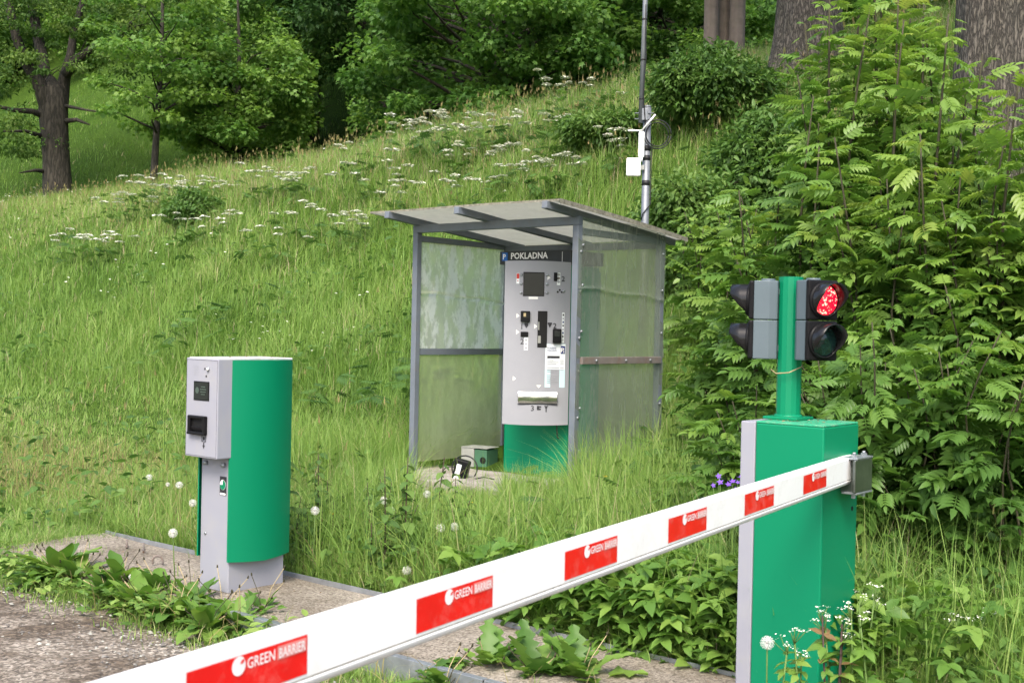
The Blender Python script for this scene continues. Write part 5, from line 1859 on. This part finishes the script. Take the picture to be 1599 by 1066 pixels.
# ---------------------------------------------------------------- trees
def clump_leaves(centers, radii, per, size, flat=.55, tpl=LEAF4, tone=None, droop=(-.9, .2), tilt=.5, up=.35):
    N = len(centers)
    idx = np.repeat(np.arange(N), per)
    n = len(idx)
    d = rng.normal(0, 1, (n, 3)); d /= np.linalg.norm(d, axis=1, keepdims=True)
    rr = rng.random(n) ** .45
    P = centers[idx] + d * (rr * radii[idx])[:, None] * np.array([1, 1, flat])
    out = d * np.array([1, 1, .5])
    f = out + rng.normal(0, .5, (n, 3)); f[:, 2] += rng.uniform(droop[0], droop[1], n)
    nr = np.stack([rng.normal(0, tilt, n), rng.normal(0, tilt, n), np.full(n, 1.0)], 1) + up * d
    tone = rng.normal(.45, .16, N) if tone is None else tone
    T = tone[idx] + rng.normal(0, .13, n)
    return inst(*tpl, P, frames(f, nr), size * rng.uniform(.6, 1.25, n), T)

def make_tree(name, label, cat, loc, ht, rad, z0, trunk_r, mat, bark, ncl=90, per=130, size=.2, clr=(.7, 1.2), tpl=LEAF5, seed=1, group=None, fork=None, flat=.5, shape=1.0, trunk_lean=(0, 0), tone0=.45, limbs=1.0, trunk_top=.85):
    global rng
    keep = rng; rng = np.random.default_rng(seed)
    t = empty(name, loc, 0, label=label, cat=cat)
    if group: t['group'] = group
    b = MB()
    n = 12
    pts = []
    for q in np.linspace(0, 1, n):
        pts.append(Vector((trunk_lean[0] * q + .12 * trunk_r * 6 * math.sin(q * 5 + seed), trunk_lean[1] * q + .1 * trunk_r * 6 * math.sin(q * 4 + seed * 2), -.3 + (ht * trunk_top + .3) * q)))
    rs = [trunk_r * ((1.35 - .35 * min(1, q * 12)) * (1 - .85 * q)) for q in np.linspace(0, 1, n)]
    b.tube(pts, rs, bark, 16)
    # clump centres in an uneven crown
    C = []
    while len(C) < ncl:
        d = rng.normal(0, 1, 3); d /= np.linalg.norm(d)
        r = rng.uniform(.45, 1.0) ** .6
        zc = (z0 + ht) / 2; hz_ = (ht - z0) / 2
        p = np.array([d[0] * rad * r, d[1] * rad * r, zc + d[2] * hz_ * r])
        fz = (p[2] - z0) / (ht - z0)
        w = rad * (shape * (1 - fz) ** .55 + (1 - shape) * math.sin(math.pi * min(1, fz + .12)))
        bump = 1 + .28 * math.sin(3 * math.atan2(p[1], p[0]) + seed + p[2] * .8) * rng.random()
        k = math.hypot(p[0], p[1])
        if k > w * bump + .1: continue
        C.append(p)
    C = np.array(C)
    R_ = rng.uniform(clr[0], clr[1], ncl)
    for i in range(int(ncl * .5 * limbs)):
        c = C[i]
        zt = max(z0 * .7 + .3, min(ht * trunk_top * .95, c[2] - .35 * math.hypot(c[0], c[1])))
        q = min(.98, (zt + .3) / (ht * trunk_top + .3)); k = q * (n - 1); j = min(n - 2, int(k)); p0 = pts[j].lerp(pts[j + 1], k - j)
        r0 = max(.012, trunk_r * (1 - .85 * q) * .42)
        m_ = p0.lerp(Vector(c), .5) + Vector((rng.normal(0, .15), rng.normal(0, .15), .1))
        b.tube([p0, m_, Vector(c)], [r0, r0 * .6, .008], bark, 6)
    b.build('trunk', t)
    L = Leaves()
    hgt = (C[:, 2] - z0) / (ht - z0)
    L.add(*clump_leaves(C, R_, per, size, flat, tpl, tone=rng.normal(tone0, .15, ncl)))
    L.build('crown', mat, t)
    rng = keep
    return t

def gl(px, Y, dz=0.0):
    c = pix(px, 300, Y); return (c.x, c.y, hz(c.x, c.y) - .1 + dz)

def crest(px, py):
    g = ghit(px, py)
    if g.y > 44: g = pix(px, py, 34.0); g.z = hz(g.x, g.y)
    return g

# maples and dark trees behind the crest
TG = 'trees beyond the meadow crest'
mA = make_tree('maple_tree', 'broad maple with bright leaf clumps standing in the middle behind the crest', 'tree', gl(775, 34), 13, 4.6, .2, .26, M['maple'], M['bark_mid'], 170, 290, .165, (.6, 1.15), LEAF5, 3, TG, shape=.45, tone0=.5)
mB = make_tree('bushy_tree', 'bushy bright tree just right of the slender left tree', 'tree', gl(365, 36), 8.0, 2.3, .2, .13, M['maple'], M['bark_mid'], 90, 230, .145, (.5, .85), LEAF5, 5, TG, shape=.4, tone0=.68)
mC = make_tree('dark_tree', 'tall dark tree with visible trunk left of the middle hollow', 'tree', gl(470, 46), 18, 5.2, 3.0, .28, M['darktree'], M['bark_dark'], 160, 220, .23, (.7, 1.3), LEAF4, 8, TG, shape=.3)
mD = make_tree('slender_tree', 'slender dark-trunked tree right of the old tree at left', 'tree', crest(245, 272), 9, 2.2, 1.5, .12, M['maple'], M['bark_dark'], 62, 120, .14, (.4, .75), LEAF5, 11, None, shape=.3, tone0=.72, flat=.3)
for k in ('maple_tree',):
    pass
cop = [
    (mA, 905, 44, 2.1, 1.15, 'dark maple mass behind and right of the broad middle maple'),
    (mA, 690, 50, 4.0, 1.3, 'big maple deeper in the wood behind the middle maple'),
    (mC, 590, 43, 1.2, 1.0, 'dark dense tree just left of the broad middle maple'),
    (mC, 820, 52, 3.3, 1.25, 'very dark tall tree at the back over the middle maple'),
    (mC, 985, 40, .4, 1.0, 'dark tree directly left of the antenna mast top'),
    (mA, 1060, 36, 5.0, .85, 'yellow-green maple right of the antenna mast top'),
    (mC, 1100, 46, 5.6, 1.2, 'dark tree behind the three slim trunks'),
    (mC, 330, 64, 2.6, 1.15, 'dark tree behind the bushy bright tree'),
    (mA, 190, 66, 1.0, 1.25, 'leafy maple behind the slender tree at left'),
    (mC, 20, 70, 4.4, 1.3, 'dark tree at the far left edge behind the old tree'),
    (mA, 530, 56, 3.0, 1.4, 'tall maple at the back of the middle hollow'),
    (mB, 412, 44, 2.2, 1.0, 'small bushy tree at the left side of the dark hollow'),
    (mB, 130, 62, 4.2, 1.3, 'bright bushy tree up the far meadow between the old and the slender tree'),
    (mB, 650, 38, 3.9, .85, 'low bushy tree at the foot of the middle maple'),
    (mA, 1210, 48, 2.9, 1.3, 'maple far behind the right-hand trunks'),
    (mC, 1420, 50, 1.9, 1.3, 'dark tree far up the slope at right'),
    (mA, 1600, 46, .9, 1.3, 'maple up the slope beyond the right picture edge'),
    (mA, -120, 66, 2.0, 1.2, 'maple left beyond the picture edge behind the old tree'),
]
for (src, px, Y, rz, s, lab) in cop:
    copy_thing(src, gl(px, Y), rz, s, label=lab, group=TG)

# old spreading tree at left with two main limbs and feathery branches
def old_tree():
    g = ghit(90, 306); Y = g.y if g.y < 42 else 36.0
    if g.y >= 42: g = pix(90, 306, Y); g.z = hz(g.x, g.y)
    k = Y / F
    t = empty('old_tree', g, 0, label='old spreading tree with thick dark forked trunk at the left edge', cat='tree')
    def q(px, py, dy=0.0):
        p = pix(px, py, Y + dy) - g
        return p
    r = 22.5 * k
    b = MB()
    b.tube([q(93, 330), q(90, 303), q(88, 250), q(85, 205), q(83, 175), q(82, 140), q(80, 120)], [r * 1.4, r * 1.0, r * .9, r * .92, r * .98, r * .8, r * .2], M['bark_dark'], 20)
    tr = b.build('trunk', t)
    limbs = [([(80, 205), (74, 165), (60, 128), (42, 100), (26, 60), (12, 0), (0, -80)], [13, 14, 12, 10, 9, 8, 6], -.5),
             ([(88, 205), (94, 160), (101, 122), (110, 88), (116, 45), (130, 0), (142, -80)], [13, 14, 10, 8, 7, 6, 5], .6),
             ([(84, 175), (72, 130), (62, 70), (50, 10), (40, -90)], [10, 11, 10, 9, 7], 1.2),
             ([(102, 118), (122, 92), (150, 72), (190, 52), (222, 20), (240, -30)], [8, 7.5, 6, 4, 3, 2], -.6),
             ([(78, 185), (50, 174), (20, 172), (-30, 160)], [6, 5, 4, 3], -.8),
             ([(72, 215), (40, 205), (5, 205)], [5, 3, 2], -1.0),
             ([(76, 268), (55, 266), (30, 270)], [4, 3, 1], -.7),
             ([(97, 190), (120, 187), (140, 195)], [5, 3.5, 1.5], -.4),
             ([(100, 165), (135, 172), (175, 178)], [3, 2, 1], -.9)]
    for pts, rs, dy in limbs:
        b = MB(); n = len(pts)
        b.tube([q(px, py, dy * i / (n - 1) * 2) for i, (px, py) in enumerate(pts)], [x * k * (1 - .28 * i / (n - 1)) for i, x in enumerate(rs)], M['bark_dark'], 10)
        for tw in range(6 if n > 4 else 0):
            i = min(n - 2, int(rng.uniform(1, n - 1))); pa = q(*pts[i], dy * i / (n - 1) * 2)
            pe = pa + Vector((rng.normal(0, 26) * k, rng.normal(0, .6), rng.uniform(0, 30) * k))
            b.tube([pa, pa.lerp(pe, .5) + Vector((0, 0, 3 * k)), pe], [1.8 * k, 1.0 * k, .3 * k], M['bark_dark'], 5)
        b.build('limb', tr)
    C, Rr = [], []
    spots = [(20, 15), (70, 0), (150, 15), (165, 25), (200, 35), (230, 60), (180, 70), (160, 95), (0, 110), (0, 80), (10, 150), (30, 200), (10, 225), (250, 20), (270, 45), (215, 95), (-30, 50), (-40, 120), (-20, 190), (50, 235), (300, 30), (240, 85)]
    for (px, py) in spots:
        for j in range(4):
            p = q(px + rng.normal(0, 22), py + rng.normal(0, 13), rng.uniform(-3.4, 2.4)); C.append(p); Rr.append(rng.uniform(.45, .95))
    for j in range(48):
        px, py = rng.uniform(-20, 210), rng.uniform(-20, 120)
        if abs(px - 88) < 22 and py > 95: continue
        C.append(q(px, py, rng.uniform(-2.6, 2.2))); Rr.append(rng.uniform(.28, .55))
    for j in range(110):
        p = q(rng.uniform(-200, 330), rng.uniform(-260, 25), rng.uniform(-4, 4)); C.append(p); Rr.append(rng.uniform(.7, 1.4))
    L = Leaves()
    L.add(*clump_leaves(np.array([tuple(c) for c in C]), np.array(Rr), 110, .14, .32, LEAF4, droop=(-1.3, .1), tilt=.5, tone=rng.normal(.55, .15, len(C))))
    L.build('crown', M['larch'], t)
old_tree()

def bare_sapling():
    g = ghit(496, 218)
    if g.y > 60: g = Vector(gl(496, 30))
    t = empty('bare_sapling', g, 0, label='thin leafless sapling before the dark hollow', cat='tree')
    h = pix(496, 80, g.y).z - g.z
    b = MB(); b.tube([(0, 0, 0), (.03, 0, h * .5), (.05, 0, h)], [.07, .05, .015], M['bark_smooth'], 8)
    for i in range(16):
        q = rng.uniform(.25, .95); a = rng.uniform(0, 6.28); l = .9 * (1.1 - q)
        b.tube([(.04 * q, 0, h * q), (.5 * l * math.cos(a), .5 * l * math.sin(a), h * q + .12), (l * math.cos(a), l * math.sin(a), h * q + .35 * l)], [.018, .012, .004], M['bark_smooth'], 5)
    b.build('trunk', t)
bare_sapling()

# thick trunks at right, crowns high above the picture
def big_trunk(px, Y, wpx, label, bark, crown_src, seed, lean=0.0, name='thick_trunked_tree', group=None):
    c = pix(px, 100, Y); g = hz(c.x, c.y)
    r = wpx / F * Y / 2
    t = empty(name, (c.x, c.y, g), 0, label=label, cat='tree')
    if group: t['group'] = group
    rows = []
    ht = 15
    nz, na = 120, 72
    for i in range(nz + 1):
        z = -.3 + (ht + .3) * i / nz
        rr = r * (1 + .55 * math.exp(-(z + .3) / .5)) * (1 - .05 * max(0, z) / 3 if z < 12 else .8)
        row = []
        for j in range(na):
            a = 2 * math.pi * j / na
            fl = 1 + .035 * math.sin(3 * a + seed + z * .25) + .03 * math.sin(7 * a + z * .5 + seed) + .018 * math.sin(23 * a + 2.2 * math.sin(z * 1.9 + seed)) + .012 * math.sin(31 * a - 2 * math.sin(z * 2.7))
            row.append((rr * fl * math.cos(a) + lean * z, rr * fl * math.sin(a), z))
        rows.append(row)
    b = MB(); b.grid(rows, bark, closed=True); b.poly(rows[-1], bark)
    for k in range(7):
        a = k * .9 + seed; z = 8.5 + k * .9
        b.tube([(lean * z, 0, z), (1.6 * math.cos(a), 1.6 * math.sin(a), z + 1.2), (3.4 * math.cos(a), 3.4 * math.sin(a), z + 1.8)], [r * .35, r * .2, .03], bark, 8)
    b.build('trunk', t)
    cr = [o for o in crown_src.children if o.name.startswith('crown')][0].copy()
    COL.objects.link(cr); cr.parent = t; cr.location = (lean * 12, 0, 8.6); cr.scale = (.85, .85, .6)
    return t
big_trunk(1552, 12.5, 118, 'very thick grey-barked tree trunk at the top right corner', M['bark_grey'], mA, 1, .01)
big_trunk(1262, 17.5, 92, 'thick grey-brown tree trunk behind the top of the ash thicket', M['bark_grey'], mA, 4)
SG = 'cluster of slim smooth trunks'
big_trunk(1109, 24, 22, 'leftmost slim smooth trunk of the cluster right of the mast', M['bark_smooth'], mB, 2, -.005, 'slim_tree', SG)
big_trunk(1129, 24.3, 22, 'middle slim smooth trunk of the cluster right of the mast', M['bark_smooth'], mB, 5, .0, 'slim_tree', SG)
big_trunk(1149, 24, 24, 'rightmost slim smooth trunk of the cluster right of the mast', M['bark_smooth'], mB, 7, .004, 'slim_tree', SG)

# dark rounded shrubs on the bank by the mast
def shrub(name, px, base_py, top_py, wpx, Y, label, mat, n, seed, size=.09, tone0=.4):
    c = pix(px, base_py, Y); g = hz(c.x, c.y)
    top = pix(px, top_py, Y).z - g; w = wpx / F * Y / 2
    return make_tree(name, label, 'shrub', (c.x, c.y, g), top, w, .05, .05, mat, M['brownstem'], n, 190, size, (.22, .42), LEAF6, seed, 'shrubs on the bank', shape=.35, tone0=tone0, trunk_top=.8)
shrub('dark_shrub', 1110, 280, 75, 165, 16.5, 'rounded dark green shrub right of the antenna mast', M['elder'], 150, 21, .095, .5)
shrub('dark_shrub', 1190, 380, 170, 150, 13.5, 'dark shrub between the rounded shrub and the ash thicket', M['elder'], 120, 22, .09, .45)
shrub('dark_shrub', 1085, 400, 255, 130, 13.0, 'low dark shrub behind the shelter roof corner', M['elder'], 80, 23, .085, .6)
shrub('dark_shrub', 950, 250, 175, 130, 17.5, 'low spreading shrub on the bank just left of the mast', M['elder'], 70, 24, .09, .6)
shrub('dark_shrub', 300, 335, 300, 70, 24, 'dark tuft under the largest cow parsley clump', M['elder'], 26, 25, .10, .45)

# far wooded slope closing the view
def far_wood():
    L = Leaves()
    n = 1500
    C = []
    for i in range(n):
        th = rng.uniform(-34, 34); r = rng.uniform(66, 96) if th > -8 else rng.uniform(76, 104)
        x, y = r * math.sin(R(th)), r * math.cos(R(th))
        C.append((x, y, hz(x, y) + rng.uniform(0, 11)))
    L.add(*clump_leaves(np.array(C), rng.uniform(1.6, 3.0, n), 120, .42, .7, LEAF4, tone=rng.normal(.45, .2, n)))
    L.build('far_wood', M['darktree'], label='dark wood closing the view far up the slope', cat='wood', kind='stuff')
far_wood()
